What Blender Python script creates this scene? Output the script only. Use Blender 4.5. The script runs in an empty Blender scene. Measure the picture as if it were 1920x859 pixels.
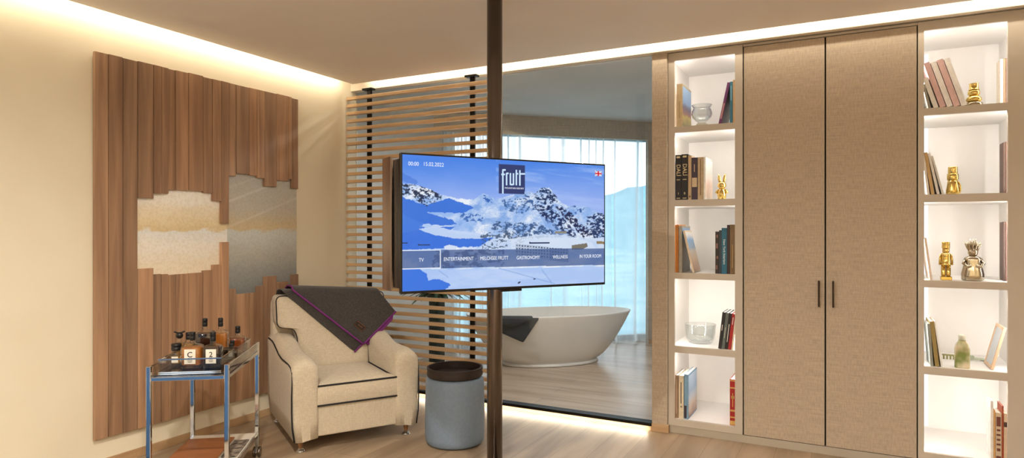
import bpy, bmesh, math, random
import numpy as np
from mathutils import Vector, Matrix, Euler
random.seed(7)
SC = bpy.context.scene
COL = SC.collection
PI = math.pi

# ------------------------------------------------------------------ camera
F_PX, CX, CY, CAM_H = 1212.0, 960.0, 432.0, 1.30
YAW = math.atan(631 / 1212)
cd = bpy.data.cameras.new('camera'); cam = bpy.data.objects.new('camera', cd); COL.objects.link(cam)
cam.location = (0, 0, CAM_H); cam.rotation_euler = (PI / 2, 0, YAW)
cd.sensor_width = 36; cd.lens = 36 * F_PX / 1920; cd.shift_y = 2.5 / 1920; cd.clip_start = .05; cd.clip_end = 500
SC.camera = cam
SC.view_settings.view_transform = 'Standard'; SC.view_settings.look = 'None'
SC.view_settings.exposure = 0.0; SC.view_settings.gamma = 1
SC.view_settings.use_curve_mapping = False

# ------------------------------------------------------------------ light levels
WARM = (1.0, .885, .70); DOWN = (1.0, .925, .82); COOL = (.72, .88, 1.0); LEDW = (1.0, .95, .90)
P_COVE = 3.4          # watts per metre of ceiling cove strip
P_FLOOR = 1.8         # watts per metre of the strip under the glass wall
P_SHELF = 2.35
P_BATH = 13.0          # each added bathroom fill lamp          # watts per metre of shelf strip
P_FILL = 47.0          # each added ceiling fill lamp
SKY = 1.95

W = bpy.data.worlds.new('sky'); SC.world = W; W.use_nodes = True
nt = W.node_tree; bg = nt.nodes['Background']
tc = nt.nodes.new('ShaderNodeTexCoord'); sp = nt.nodes.new('ShaderNodeSeparateXYZ'); rp = nt.nodes.new('ShaderNodeValToRGB')
nt.links.new(tc.outputs['Generated'], sp.inputs[0]); nt.links.new(sp.outputs['Z'], rp.inputs[0]); nt.links.new(rp.outputs[0], bg.inputs[0])
rp.color_ramp.elements[0].color = (.97, .99, 1, 1); rp.color_ramp.elements[0].position = 0
rp.color_ramp.elements[1].color = (.70, .88, 1, 1); rp.color_ramp.elements[1].position = .7
bg.inputs[1].default_value = SKY

def area(name, loc, d, along, lx, ly, watts, color, portal=False):
    l = bpy.data.lights.new(name, 'AREA'); l.shape = 'RECTANGLE'; l.size = lx; l.size_y = ly
    l.energy = watts; l.color = color
    o = bpy.data.objects.new(name, l); COL.objects.link(o)
    z = -Vector(d).normalized(); x = Vector(along); x = (x - x.dot(z) * z).normalized(); y = z.cross(x)
    m = Matrix((x, y, z)).transposed().to_4x4(); m.translation = loc; o.matrix_world = m
    if portal: l.cycles.is_portal = True
    return o

# ------------------------------------------------------------------ helpers
def lin(c):
    return tuple((v / 12.92 if v <= .04045 else ((v + .055) / 1.055) ** 2.4) for v in (q / 255 for q in c))
_m = {}
def mat(name, col, rough=.6, metal=0.0, col2=None, scale=8.0, stretch=(1, 1, 1), bump=0.0, detail=4, coat=0, trans=0, ior=1.45, spec=.5, sheen=0):
    """noise-driven principled material; col, col2 are 0-255 sRGB"""
    if name in _m: return _m[name]
    m = bpy.data.materials.new(name); m.use_nodes = True; n = m.node_tree; b = n.nodes['Principled BSDF']
    c1 = lin(col); c2 = lin(col2) if col2 else tuple(v * .93 for v in c1)
    t = n.nodes.new('ShaderNodeTexCoord'); mp = n.nodes.new('ShaderNodeMapping'); nz = n.nodes.new('ShaderNodeTexNoise'); r = n.nodes.new('ShaderNodeValToRGB')
    n.links.new(t.outputs['Object'], mp.inputs[0]); n.links.new(mp.outputs[0], nz.inputs['Vector']); n.links.new(nz.outputs['Fac'], r.inputs[0])
    mp.inputs['Scale'].default_value = stretch; nz.inputs['Scale'].default_value = scale; nz.inputs['Detail'].default_value = detail
    r.color_ramp.elements[0].position = .35; r.color_ramp.elements[1].position = .65
    r.color_ramp.elements[0].color = (*c1, 1); r.color_ramp.elements[1].color = (*c2, 1)
    n.links.new(r.outputs[0], b.inputs['Base Color'])
    b.inputs['Roughness'].default_value = rough; b.inputs['Metallic'].default_value = metal
    b.inputs['Coat Weight'].default_value = coat; b.inputs['Transmission Weight'].default_value = trans; b.inputs['IOR'].default_value = ior
    b.inputs['Specular IOR Level'].default_value = spec; b.inputs['Sheen Weight'].default_value = sheen
    if bump:
        bp = n.nodes.new('ShaderNodeBump'); bp.inputs['Strength'].default_value = bump; bp.inputs['Distance'].default_value = .004
        n.links.new(nz.outputs['Fac'], bp.inputs['Height']); n.links.new(bp.outputs[0], b.inputs['Normal'])
    _m[name] = m; return m

def weave(name, col, col2, sx, sz, rough=.85, bump=.3, axes=('X', 'Z')):
    """linen-like weave: two stretched noises multiplied"""
    if name in _m: return _m[name]
    m = bpy.data.materials.new(name); m.use_nodes = True; n = m.node_tree; b = n.nodes['Principled BSDF']
    t = n.nodes.new('ShaderNodeTexCoord'); fs = []
    for s in (sx, sz):
        mp = n.nodes.new('ShaderNodeMapping'); mp.inputs['Scale'].default_value = s
        nz = n.nodes.new('ShaderNodeTexNoise'); nz.inputs['Scale'].default_value = 1; nz.inputs['Detail'].default_value = 3
        n.links.new(t.outputs['Object'], mp.inputs[0]); n.links.new(mp.outputs[0], nz.inputs['Vector']); fs.append(nz)
    mx = n.nodes.new('ShaderNodeMath'); mx.operation = 'ADD'; n.links.new(fs[0].outputs['Fac'], mx.inputs[0]); n.links.new(fs[1].outputs['Fac'], mx.inputs[1])
    r = n.nodes.new('ShaderNodeValToRGB'); n.links.new(mx.outputs[0], r.inputs[0])
    hf = n.nodes.new('ShaderNodeMath'); hf.operation = 'MULTIPLY'; hf.inputs[1].default_value = .5
    n.links.new(mx.outputs[0], hf.inputs[0]); n.links.new(hf.outputs[0], r.inputs[0])
    r.color_ramp.elements[0].position = .38; r.color_ramp.elements[1].position = .62
    r.color_ramp.elements[0].color = (*lin(col), 1); r.color_ramp.elements[1].color = (*lin(col2), 1)
    n.links.new(r.outputs[0], b.inputs['Base Color']); b.inputs['Roughness'].default_value = rough; b.inputs['Sheen Weight'].default_value = .15
    bp = n.nodes.new('ShaderNodeBump'); bp.inputs['Strength'].default_value = bump; bp.inputs['Distance'].default_value = .002
    n.links.new(hf.outputs[0], bp.inputs['Height']); n.links.new(bp.outputs[0], b.inputs['Normal'])
    _m[name] = m; return m

def wood(name, dark, light, stretch, rough=.45, tint=False, plank=None, bump=.15):
    """grain = noise stretched along the board; plank=(width, length, axis) lays boards with a per-board tone"""
    if name in _m: return _m[name]
    m = bpy.data.materials.new(name); m.use_nodes = True; n = m.node_tree; b = n.nodes['Principled BSDF']
    t = n.nodes.new('ShaderNodeTexCoord'); mp = n.nodes.new('ShaderNodeMapping'); mp.inputs['Scale'].default_value = stretch
    nz = n.nodes.new('ShaderNodeTexNoise'); nz.inputs['Scale'].default_value = 1; nz.inputs['Detail'].default_value = 6; nz.inputs['Distortion'].default_value = .6
    n.links.new(t.outputs['Object'], mp.inputs[0]); n.links.new(mp.outputs[0], nz.inputs['Vector'])
    r = n.nodes.new('ShaderNodeValToRGB'); r.color_ramp.elements[0].position = .3; r.color_ramp.elements[1].position = .7
    r.color_ramp.elements[0].color = (*lin(dark), 1); r.color_ramp.elements[1].color = (*lin(light), 1)
    n.links.new(nz.outputs['Fac'], r.inputs[0]); out = r.outputs[0]
    if tint:
        a = n.nodes.new('ShaderNodeAttribute'); a.attribute_name = 'tone'
        mx = n.nodes.new('ShaderNodeMix'); mx.data_type = 'RGBA'; mx.blend_type = 'MULTIPLY'; mx.inputs[0].default_value = 1
        n.links.new(out, mx.inputs[6]); n.links.new(a.outputs['Color'], mx.inputs[7]); out = mx.outputs[2]
    if plank:
        w, l, rot = plank
        mp2 = n.nodes.new('ShaderNodeMapping'); mp2.inputs['Rotation'].default_value = (0, 0, rot)
        br = n.nodes.new('ShaderNodeTexBrick'); br.inputs['Scale'].default_value = 1; br.inputs['Brick Width'].default_value = l; br.inputs['Row Height'].default_value = w
        br.inputs['Mortar Size'].default_value = .0012; br.inputs['Color1'].default_value = (.86, .86, .86, 1); br.inputs['Color2'].default_value = (1, 1, 1, 1); br.inputs['Mortar'].default_value = (.45, .42, .4, 1)
        br.offset = .37
        n.links.new(t.outputs['Object'], mp2.inputs[0]); n.links.new(mp2.outputs[0], br.inputs['Vector'])
        mx = n.nodes.new('ShaderNodeMix'); mx.data_type = 'RGBA'; mx.blend_type = 'MULTIPLY'; mx.inputs[0].default_value = 1
        n.links.new(out, mx.inputs[6]); n.links.new(br.outputs[0], mx.inputs[7]); out = mx.outputs[2]
    n.links.new(out, b.inputs['Base Color']); b.inputs['Roughness'].default_value = rough
    bp = n.nodes.new('ShaderNodeBump'); bp.inputs['Strength'].default_value = bump; bp.inputs['Distance'].default_value = .002
    n.links.new(nz.outputs['Fac'], bp.inputs['Height']); n.links.new(bp.outputs[0], b.inputs['Normal'])
    _m[name] = m; return m

def pane(name, tint=(1, 1, 1), rough=0.0, refl=1.0, ior=1.45):
    """thin glass: clear with Fresnel reflection"""
    if name in _m: return _m[name]
    m = bpy.data.materials.new(name); m.use_nodes = True; n = m.node_tree; n.nodes.clear()
    o = n.nodes.new('ShaderNodeOutputMaterial'); mx = n.nodes.new('ShaderNodeMixShader'); tr = n.nodes.new('ShaderNodeBsdfTransparent'); gl = n.nodes.new('ShaderNodeBsdfGlossy')
    lw = n.nodes.new('ShaderNodeLayerWeight'); lw.inputs['Blend'].default_value = .5
    pw = n.nodes.new('ShaderNodeMath'); pw.operation = 'POWER'; pw.inputs[1].default_value = 4.0; r0 = ((ior - 1) / (ior + 1)) ** 2
    mu = n.nodes.new('ShaderNodeMath'); mu.operation = 'MULTIPLY_ADD'; mu.inputs[1].default_value = .8 * refl; mu.inputs[2].default_value = r0 * refl
    tr.inputs[0].default_value = (*tint, 1); gl.inputs['Roughness'].default_value = rough
    n.links.new(lw.outputs['Facing'], pw.inputs[0]); n.links.new(pw.outputs[0], mu.inputs[0]); n.links.new(mu.outputs[0], mx.inputs[0]); n.links.new(tr.outputs[0], mx.inputs[1]); n.links.new(gl.outputs[0], mx.inputs[2]); n.links.new(mx.outputs[0], o.inputs[0])
    _m[name] = m; return m

class MB:
    def __init__(s): s.v = []; s.f = []; s.mi = []; s.sm = []; s.tone = None
    def add(s, vs, fs, mi=0, smooth=False):
        k = len(s.v); s.v += [tuple(v) for v in vs]
        for f in fs: s.f.append([i + k for i in f]); s.mi.append(mi); s.sm.append(smooth)
        return s
    def box(s, x0, x1, y0, y1, z0, z1, mi=0, M=None):
        vs = [Vector((x, y, z)) for z in (z0, z1) for y in (y0, y1) for x in (x0, x1)]
        if M is not None: vs = [M @ v for v in vs]
        return s.add(vs, [(0, 2, 3, 1), (4, 5, 7, 6), (0, 1, 5, 4), (2, 6, 7, 3), (0, 4, 6, 2), (1, 3, 7, 5)], mi)
    def obox(s, c, ax, ay, hx, hy, z0, z1, mi=0):
        """box on a plan: centre c, unit axes ax, ay"""
        vs = [(c[0] + ax[0] * a * hx + ay[0] * b * hy, c[1] + ax[1] * a * hx + ay[1] * b * hy, z) for z in (z0, z1) for b in (-1, 1) for a in (-1, 1)]
        return s.add(vs, [(0, 2, 3, 1), (4, 5, 7, 6), (0, 1, 5, 4), (2, 6, 7, 3), (0, 4, 6, 2), (1, 3, 7, 5)], mi)
    def loft(s, loops, caps=(True, True), mi=0, smooth=True, closed=True):
        n = len(loops[0]); vs = [p for l in loops for p in l]; fs = []
        for i in range(len(loops) - 1):
            for j in range(n if closed else n - 1):
                a = i * n + j; b = i * n + (j + 1) % n; fs.append((a, b, b + n, a + n))
        s.add(vs, fs, mi, smooth); k = len(s.v) - len(vs)
        for on, f in ((caps[0], tuple(reversed(range(n)))), (caps[1], tuple((len(loops) - 1) * n + j for j in range(n)))):
            if on: s.f.append([q + k for q in f]); s.mi.append(mi); s.sm.append(False)
        return s
    def lathe(s, prof, c=(0, 0, 0), n=32, mi=0, smooth=True, sx=1, sy=1, caps=(True, True)):
        return s.loft([[(c[0] + r * sx * math.cos(2 * PI * k / n), c[1] + r * sy * math.sin(2 * PI * k / n), c[2] + z) for k in range(n)] for r, z in prof], caps, mi, smooth)
    def tube(s, pts, r, n=8, mi=0, closed=False, caps=True):
        pts = [Vector(p) for p in pts]; loops = []; N = len(pts); up = Vector((0, 0, 1)); prev = None
        for i, p in enumerate(pts):
            if closed: d = pts[(i + 1) % N] - pts[i - 1]
            else: d = pts[min(i + 1, N - 1)] - pts[max(i - 1, 0)]
            d.normalize()
            if prev is None:
                a = d.orthogonal().normalized()
            else:
                a = (prev - prev.dot(d) * d)
                a = a.normalized() if a.length > 1e-6 else d.orthogonal().normalized()
            prev = a; b = d.cross(a)
            loops.append([p + r * (math.cos(2 * PI * k / n) * a + math.sin(2 * PI * k / n) * b) for k in range(n)])
        if closed: loops.append(loops[0])
        return s.loft(loops, (caps and not closed, caps and not closed), mi, True)
    def prism(s, poly, y0, y1, mi=0, plane='xz'):
        n = len(poly)
        g = (lambda a, b, d: (a, d, b)) if plane == 'xz' else ((lambda a, b, d: (d, a, b)) if plane == 'yz' else (lambda a, b, d: (a, b, d)))
        vs = [g(a, b, y0) for a, b in poly] + [g(a, b, y1) for a, b in poly]
        fs = [tuple(range(n)), tuple(reversed(range(n, 2 * n)))] + [(i, i + n, (i + 1) % n + n, (i + 1) % n) for i in range(n)]
        return s.add(vs, fs, mi)
    def build(s, name, mats, parent=None, bevel=0, seg=2, sub=0, loc=None, solid=0):
        me = bpy.data.meshes.new(name); me.from_pydata(s.v, [], s.f)
        mats = mats if isinstance(mats, (list, tuple)) else [mats]
        for m in mats: me.materials.append(m)
        me.polygons.foreach_set('material_index', s.mi); me.polygons.foreach_set('use_smooth', s.sm)
        if s.tone:
            at = me.color_attributes.new('tone', 'FLOAT_COLOR', 'POINT')
            for i, t in enumerate(s.tone): at.data[i].color = (t[0], t[1], t[2], 1)
        bm = bmesh.new(); bm.from_mesh(me); bmesh.ops.recalc_face_normals(bm, faces=bm.faces)
        if bevel:
            bmesh.ops.bevel(bm, geom=[e for e in bm.edges if e.calc_face_angle(0) > .6], offset=bevel, segments=seg, affect='EDGES', profile=.5, clamp_overlap=True)
        bm.to_mesh(me); bm.free(); me.update()
        o = bpy.data.objects.new(name, me); COL.objects.link(o)
        if parent: o.parent = parent
        if loc: o.location = loc
        if solid:
            md = o.modifiers.new('solid', 'SOLIDIFY'); md.thickness = solid; md.offset = 0
        if sub:
            md = o.modifiers.new('sub', 'SUBSURF'); md.levels = sub; md.render_levels = sub
            for p in me.polygons: p.use_smooth = True
        return o

def tag(o, label, cat, group=None):
    o['label'] = label; o['category'] = cat
    if group: o['group'] = group
    return o
def thing(name, label, cat, loc=(0, 0, 0), rz=0, group=None):
    o = bpy.data.objects.new(name, None); COL.objects.link(o); o.empty_display_size = .05
    o.location = loc; o.rotation_euler = (0, 0, rz); return tag(o, label, cat, group)
def struct(o): o['kind'] = 'structure'; return o
def text(name, s, size, m, parent, loc, rot, align='CENTER', sx=1.0, depth=.0002, bold=0):
    cu = bpy.data.curves.new(name, 'FONT'); cu.body = s; cu.size = size; cu.align_x = align; cu.align_y = 'CENTER'; cu.extrude = depth; cu.offset = bold
    t = bpy.data.objects.new('tmp', cu); COL.objects.link(t); bpy.context.view_layer.update()
    me = bpy.data.meshes.new_from_object(t.evaluated_get(bpy.context.evaluated_depsgraph_get()))
    bpy.data.objects.remove(t); me.materials.clear(); me.materials.append(m); me.name = name
    o = bpy.data.objects.new(name, me); COL.objects.link(o); o.parent = parent; o.location = loc; o.rotation_euler = rot; o.scale = (sx, 1, 1)
    return o

# directions of the photograph's pixels (places an outline on a known plane of the room)
S_, C_ = math.sin(YAW), math.cos(YAW)
def ray(x, y):
    u = (x - CX) / F_PX; v = (CY - y) / F_PX
    return Vector((-S_ + u * C_, C_ + u * S_, v))
def on_plane(x, y, p0, n):
    r = ray(x, y); o = Vector((0, 0, CAM_H)); t = (Vector(p0) - o).dot(Vector(n)) / r.dot(Vector(n)); return o + r * t
def onY(x, y, Y): return on_plane(x, y, (0, Y, 0), (0, 1, 0))
def onX(x, y, X): return on_plane(x, y, (X, 0, 0), (1, 0, 0))
def onZ(x, y, Z): return on_plane(x, y, (0, 0, Z), (0, 0, 1))
def proj_xy(P):
    d = -S_ * P[0] + C_ * P[1]; r = C_ * P[0] + S_ * P[1]
    return CX + F_PX * r / d, CY - F_PX * (P[2] - CAM_H) / d

# ------------------------------------------------------------------ key dimensions
XW = -3.63; YB = 4.16; ZC = 2.475; XR = 3.2; YR = -3.2; ZT = 2.66
GX1 = -1.13                      # right end of the glass
EX = Vector((.7249, .6888, 0)); EN = Vector((.6888, -.7249, 0)); P0 = Vector((-3.28, 6.11, 0))   # bathroom facade line: along, towards the room
def fac(s, d, z=0): return P0 + EX * s + EN * d + Vector((0, 0, z))

# ------------------------------------------------------------------ materials of the setting
M_PAINT = mat('cream_wall_paint', (232, 222, 198), .9, col2=(229, 218, 193), scale=3)
M_CEIL = mat('ceiling_paint', (238, 230, 220), .92, col2=(235, 226, 216), scale=2)
M_BCEIL = mat('bath_ceiling_paint', (205, 203, 198), .9, scale=2)
M_FLOOR = wood('oak_floor', (142, 121, 98), (178, 155, 128), (9, .9, 9), .38, plank=(.19, 2.1, PI / 2))
M_BFLOOR = wood('bath_oak_floor', (160, 140, 120), (196, 176, 156), (.9, 9, 9), .25, plank=(.19, 2.1, 0))
M_OAKTRIM = wood('oak_trim', (168, 134, 98), (196, 163, 124), (2, 2, 12), .5)
M_LINEN = weave('linen_panel', (166, 151, 134), (188, 172, 153), (9, 9, 300), (160, 160, 30), bump=.15)
M_LACQ = mat('taupe_lacquer', (192, 182, 169), .5, col2=(188, 178, 165), scale=5)
M_PLINTH = mat('plinth_grey', (176, 166, 152), .6)
M_WHITE = mat('white_lacquer', (243, 240, 236), .55, col2=(240, 237, 232), scale=3)
M_BLACK = mat('black_metal', (26, 24, 23), .4, metal=.6)
M_BRONZE = mat('bronze_metal', (190, 172, 156), .34, metal=1.0, col2=(150, 132, 118), scale=3, stretch=(3, 3, .6))
M_DBRONZE = mat('dark_bronze', (126, 117, 110), .2, metal=1.0, col2=(108, 99, 92), scale=3, stretch=(8, 8, .3))
M_CHROME = mat('chrome', (215, 220, 226), .06, metal=1.0, scale=2)
M_GLASS = pane('partition_glass', (.97, .988, 1.0), 0, .8)
M_WGLASS = pane('window_glass', (.99, 1, 1), 0, .5)
M_CLEAR = pane('clear_acrylic', (.97, .98, .98), .02, 1.0)

# ------------------------------------------------------------------ setting
struct(MB().add([(XW - .3, YR - .2, 0), (XR + .2, YR - .2, 0), (XR + .2, YB + .02, 0), (XW - .3, YB + .02, 0)], [(0, 1, 2, 3)]).build('floor', M_FLOOR))
struct(MB().add([(-4.0, YB + .02, 0), (.6, YB + .02, 0), (.6, 6.2, 0), tuple(fac(2.4, -.02)), tuple(fac(2.4, -.4)), tuple(fac(-1.1, -.4))], [(0, 1, 2, 3, 4, 5)]).build('floor_bathroom', M_BFLOOR))
# dropped ceiling slab with an open cove to the walls
struct(MB().box(XW + .095, XR - .12, YR + .12, YB - .145, ZC, ZC + .03).build('ceiling', M_CEIL))
struct(MB().box(XW - .15, XR + .15, YR - .15, YB + .02, ZT, ZT + .08).build('ceiling_cove', M_CEIL))
struct(MB().box(XW - .15, XW, YR - .15, YB + .02, 0, ZT).build('wall_left', M_PAINT))
struct(MB().box(XR, XR + .15, YR - .15, YB + .7, 0, ZT).build('wall_right', M_PAINT))
# rear wall behind the photographer with a wide window
wr = MB()
wr.box(XW, -2.1, YR - .15, YR, 0, ZT); wr.box(-.6, XR, YR - .15, YR, 0, ZT); wr.box(-2.1, -.6, YR - .15, YR, 2.35, ZT); wr.box(-2.1, -.6, YR - .15, YR, 0, .9)
struct(wr.build('wall_rear', M_PAINT))
wf = MB()
for x in (-2.1, -1.375, -.65): wf.box(x, x + .05, YR - .11, YR - .04, .9, 2.35)
wf.box(-2.1, -.6, YR - .11, YR - .04, .9, .95); wf.box(-2.1, -.6, YR - .11, YR - .04, 2.3, 2.35)
struct(wf.build('window_2', M_BLACK))
struct(MB().box(-2.05, -.65, YR - .08, YR - .072, .95, 2.3).build('window_3', M_WGLASS))
# header over the glass wall and cabinets
struct(MB().box(XW, XR, YB - .06, YB + .02, 2.442, ZT).build('wall_back', mat('header_paint', (232, 220, 200), .85)))
struct(MB().box(XW, XR, YB + .02, YB + .05, 2.442, ZT).build('wall_back_top', M_BCEIL))
struct(MB().box(.81, XR, YB, YB + .6, 0, 2.442).build('wall_back_right', M_LINEN))
struct(MB().box(XW, XW + .014, YR, YB - .03, 0, .046).build('baseboard_left', M_OAKTRIM))
# glass wall: sill, black rails, pane
struct(MB().box(XW, GX1, YB - .005, YB + .03, 0, .034).build('trim_1', mat('sill_stone', (226, 208, 180), .6)))
fr = MB(); fr.box(XW, GX1, YB - .045, YB + .03, .034, .054); 
struct(fr.build('trim_2', M_BLACK, bevel=.002))
struct(MB().box(XW, GX1, YB + .004, YB + .014, .054, 2.442).build('window_4', M_GLASS))
# pilaster between the glass and the shelves
struct(MB().box(GX1, -1.033, YB - .022, YB + .6, 0, 2.442).build('trim_3', M_LINEN))
struct(MB().box(GX1 - .006, -1.022, YB - .034, YB + .0, 0, .05).build('trim_4', M_OAKTRIM, bevel=.002))
# bathroom shell
struct(MB().box(-3.98, -3.83, YB + .0205, 6.0, 0, 2.539).build('wall_bathroom_left', M_BCEIL))
struct(MB().box(-3.83, XW - .1505, YB + .0205, YB + .05, 0, 2.539).build('wall_bathroom_front', M_BCEIL))
bc = [(-4.0, YB + .05), (.6, YB + .05), (.6, 6.3), tuple(fac(2.4, -.02))[:2], tuple(fac(2.4, -.4))[:2], tuple(fac(-1.1, -.4))[:2]]
struct(MB().prism(bc, 2.54, 2.70, plane='xy').build('ceiling_bathroom', M_BCEIL))
struct(MB().obox(tuple(fac(.645, -.03)), EX, EN, 1.40, .03, 2.335, 2.54).build('wall_soffit', weave('soffit_linen', (170, 160, 146), (192, 182, 167), (120, 120, 14), (6, 6, 200))))
wf = MB()
for s in (-.73, 2.10): wf.obox(tuple(fac(s, -.33)), EX, EN, .03, .03, 0, 2.45)
wf.obox(tuple(fac(.685, -.33)), EX, EN, 1.385, .03, 0, .06); wf.obox(tuple(fac(.685, -.33)), EX, EN, 1.385, .03, 2.36, 2.54)
struct(wf.build('window_1', mat('window_aluminium', (150, 155, 158), .4, metal=.7)))
struct(MB().obox(tuple(fac(.685, -.33)), EX, EN, 1.384, .004, .06, 2.36).build('window_5', M_WGLASS))
struct(MB().obox(tuple(fac(1.96, -.03)), EX, EN, .245, .03, 0, 2.335).build('wall_jamb', M_LINEN))
struct(MB().obox(tuple(fac(2.255, 1.3)), EX, EN, .05, 1.75, 0, 2.54).build('wall_bathroom_right', M_BCEIL))
struct(MB().box(-1.03, .62, YB + .62, YB + .66, 0, 2.54).build('wall_bathroom_back', M_BCEIL))
struct(MB().box(.56, .62, YB + .62, 6.3, 0, 2.54).build('wall_bathroom_end', M_BCEIL))
struct(MB().obox(tuple(fac(1.96, .008)), EX, EN, .245, .007, 0, .05).build('trim_5', M_OAKTRIM))
# outdoors: snow and a ridge with distance haze put into its colour
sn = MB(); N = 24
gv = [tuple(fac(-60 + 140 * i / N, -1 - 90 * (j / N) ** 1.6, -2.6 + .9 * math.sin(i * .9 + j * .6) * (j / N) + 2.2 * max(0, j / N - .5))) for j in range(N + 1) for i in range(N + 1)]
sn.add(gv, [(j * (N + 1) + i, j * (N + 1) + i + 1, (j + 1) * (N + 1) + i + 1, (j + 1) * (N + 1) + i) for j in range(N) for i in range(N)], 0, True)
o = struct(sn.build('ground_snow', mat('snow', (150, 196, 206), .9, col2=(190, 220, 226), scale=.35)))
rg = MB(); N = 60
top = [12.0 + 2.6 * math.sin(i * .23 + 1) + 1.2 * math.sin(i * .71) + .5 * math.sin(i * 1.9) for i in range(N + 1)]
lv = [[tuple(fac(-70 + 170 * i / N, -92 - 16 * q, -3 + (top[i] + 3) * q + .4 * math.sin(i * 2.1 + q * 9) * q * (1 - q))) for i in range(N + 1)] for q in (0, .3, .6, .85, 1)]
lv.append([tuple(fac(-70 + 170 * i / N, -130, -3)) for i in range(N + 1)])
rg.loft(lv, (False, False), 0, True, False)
struct(rg.build('ground_ridge', mat('haze_tinted_slope', (146, 188, 202), .95, col2=(164, 204, 215), scale=.4)))

# unseen slope added to give the rear window a blue reflection
rs = MB(); N = 20
lv = [[(-22 + 40 * i / N, YR - 14 - 5 * q - .5 * math.sin(i * 1.7), -3 + (9.0 + 1.5 * math.sin(i * .8)) * q) for i in range(N + 1)] for q in (0, .3, .65, 1)]
rs.loft(lv, (False, False), 0, True, False)
struct(rs.build('ground_added_slope', mat('blue_slope', (60, 96, 126), .95, col2=(84, 122, 150), scale=.5)))
# ------------------------------------------------------------------ lights
zc = ZC + .055
def cove(nm, a, b, inward, k=1.0):
    a = Vector(a); b = Vector(b); L = (b - a).length; d = Vector(inward) * .75 + Vector((0, 0, -.65))
    area(nm, (a + b) / 2, d, b - a, L, .012, P_COVE * k * L, WARM)
cove('cove_light', (XW + .09, YR + .2, zc), (XW + .09, YB - .2, zc), (-1, 0, 0), .8)
cove('cove_light', (XW + .2, YB - .142, zc), (XR - .2, YB - .142, zc), (0, 1, 0), .6)
cove('cove_light', (XR - .1, YR + .2, zc), (XR - .1, YB - .2, zc), (1, 0, 0))
cove('cove_light', (XW + .2, YR + .1, zc), (XR - .2, YR + .1, zc), (0, -1, 0))
area('floor_light', ((XW + GX1) / 2, YB - .018, .031), (0, -.55, -.8), (1, 0, 0), GX1 - XW - .06, .012, P_FLOOR * 2.4, (1, .86, .66))
for i, (x, y) in enumerate(((-1.6, 1.2), (-.5, .4), (1.6, -.8), (-1.9, -1.4), (.2, -1.4), (1.9, -2.2))):  # assumed ceiling lamps, added out of view for warm ambient fill
    d = thing('fill_downlight', 'unseen ceiling lamp added to brighten the room', 'light', (x, y, ZC - .001), 0, 'added fill lamps in the ceiling')
    MB().lathe([(.035, -.002), (.048, -.003), (.05, .0), (.035, .001)], n=24).build('ring', M_BLACK, d)
    area('fill_light', (x, y, ZC - .006), (0, 0, -1), (1, 0, 0), .07, .07, P_FILL, DOWN).data.spread = math.radians(165)
for i, (x, y) in enumerate(((-2.5, 4.40), (-1.6, 4.40), (-.6, 5.3))):  # assumed lamps, added out of sight to brighten the bathroom
    d = thing('fill_downlight', 'unseen bathroom lamp added as fill above the glass wall', 'light', (x, y, 2.539), 0, 'added fill lamps in the bathroom')
    MB().lathe([(.035, -.002), (.048, -.003), (.05, .0), (.035, .001)], n=24).build('ring', M_BLACK, d)
    area('fill_light', (x, y, 2.534), (0, 0, -1), (1, 0, 0), .07, .07, P_BATH, (1, .975, .94)).data.spread = math.radians(165)
area('window_portal', tuple(fac(.68, -.40, 1.2)), tuple(EN), tuple(EX), 2.9, 2.3, 1, COOL, True)
area('window_portal', (-1.35, YR - .16, 1.62), (0, 1, 0), (1, 0, 0), 1.5, 1.45, 1, COOL, True)

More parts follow.
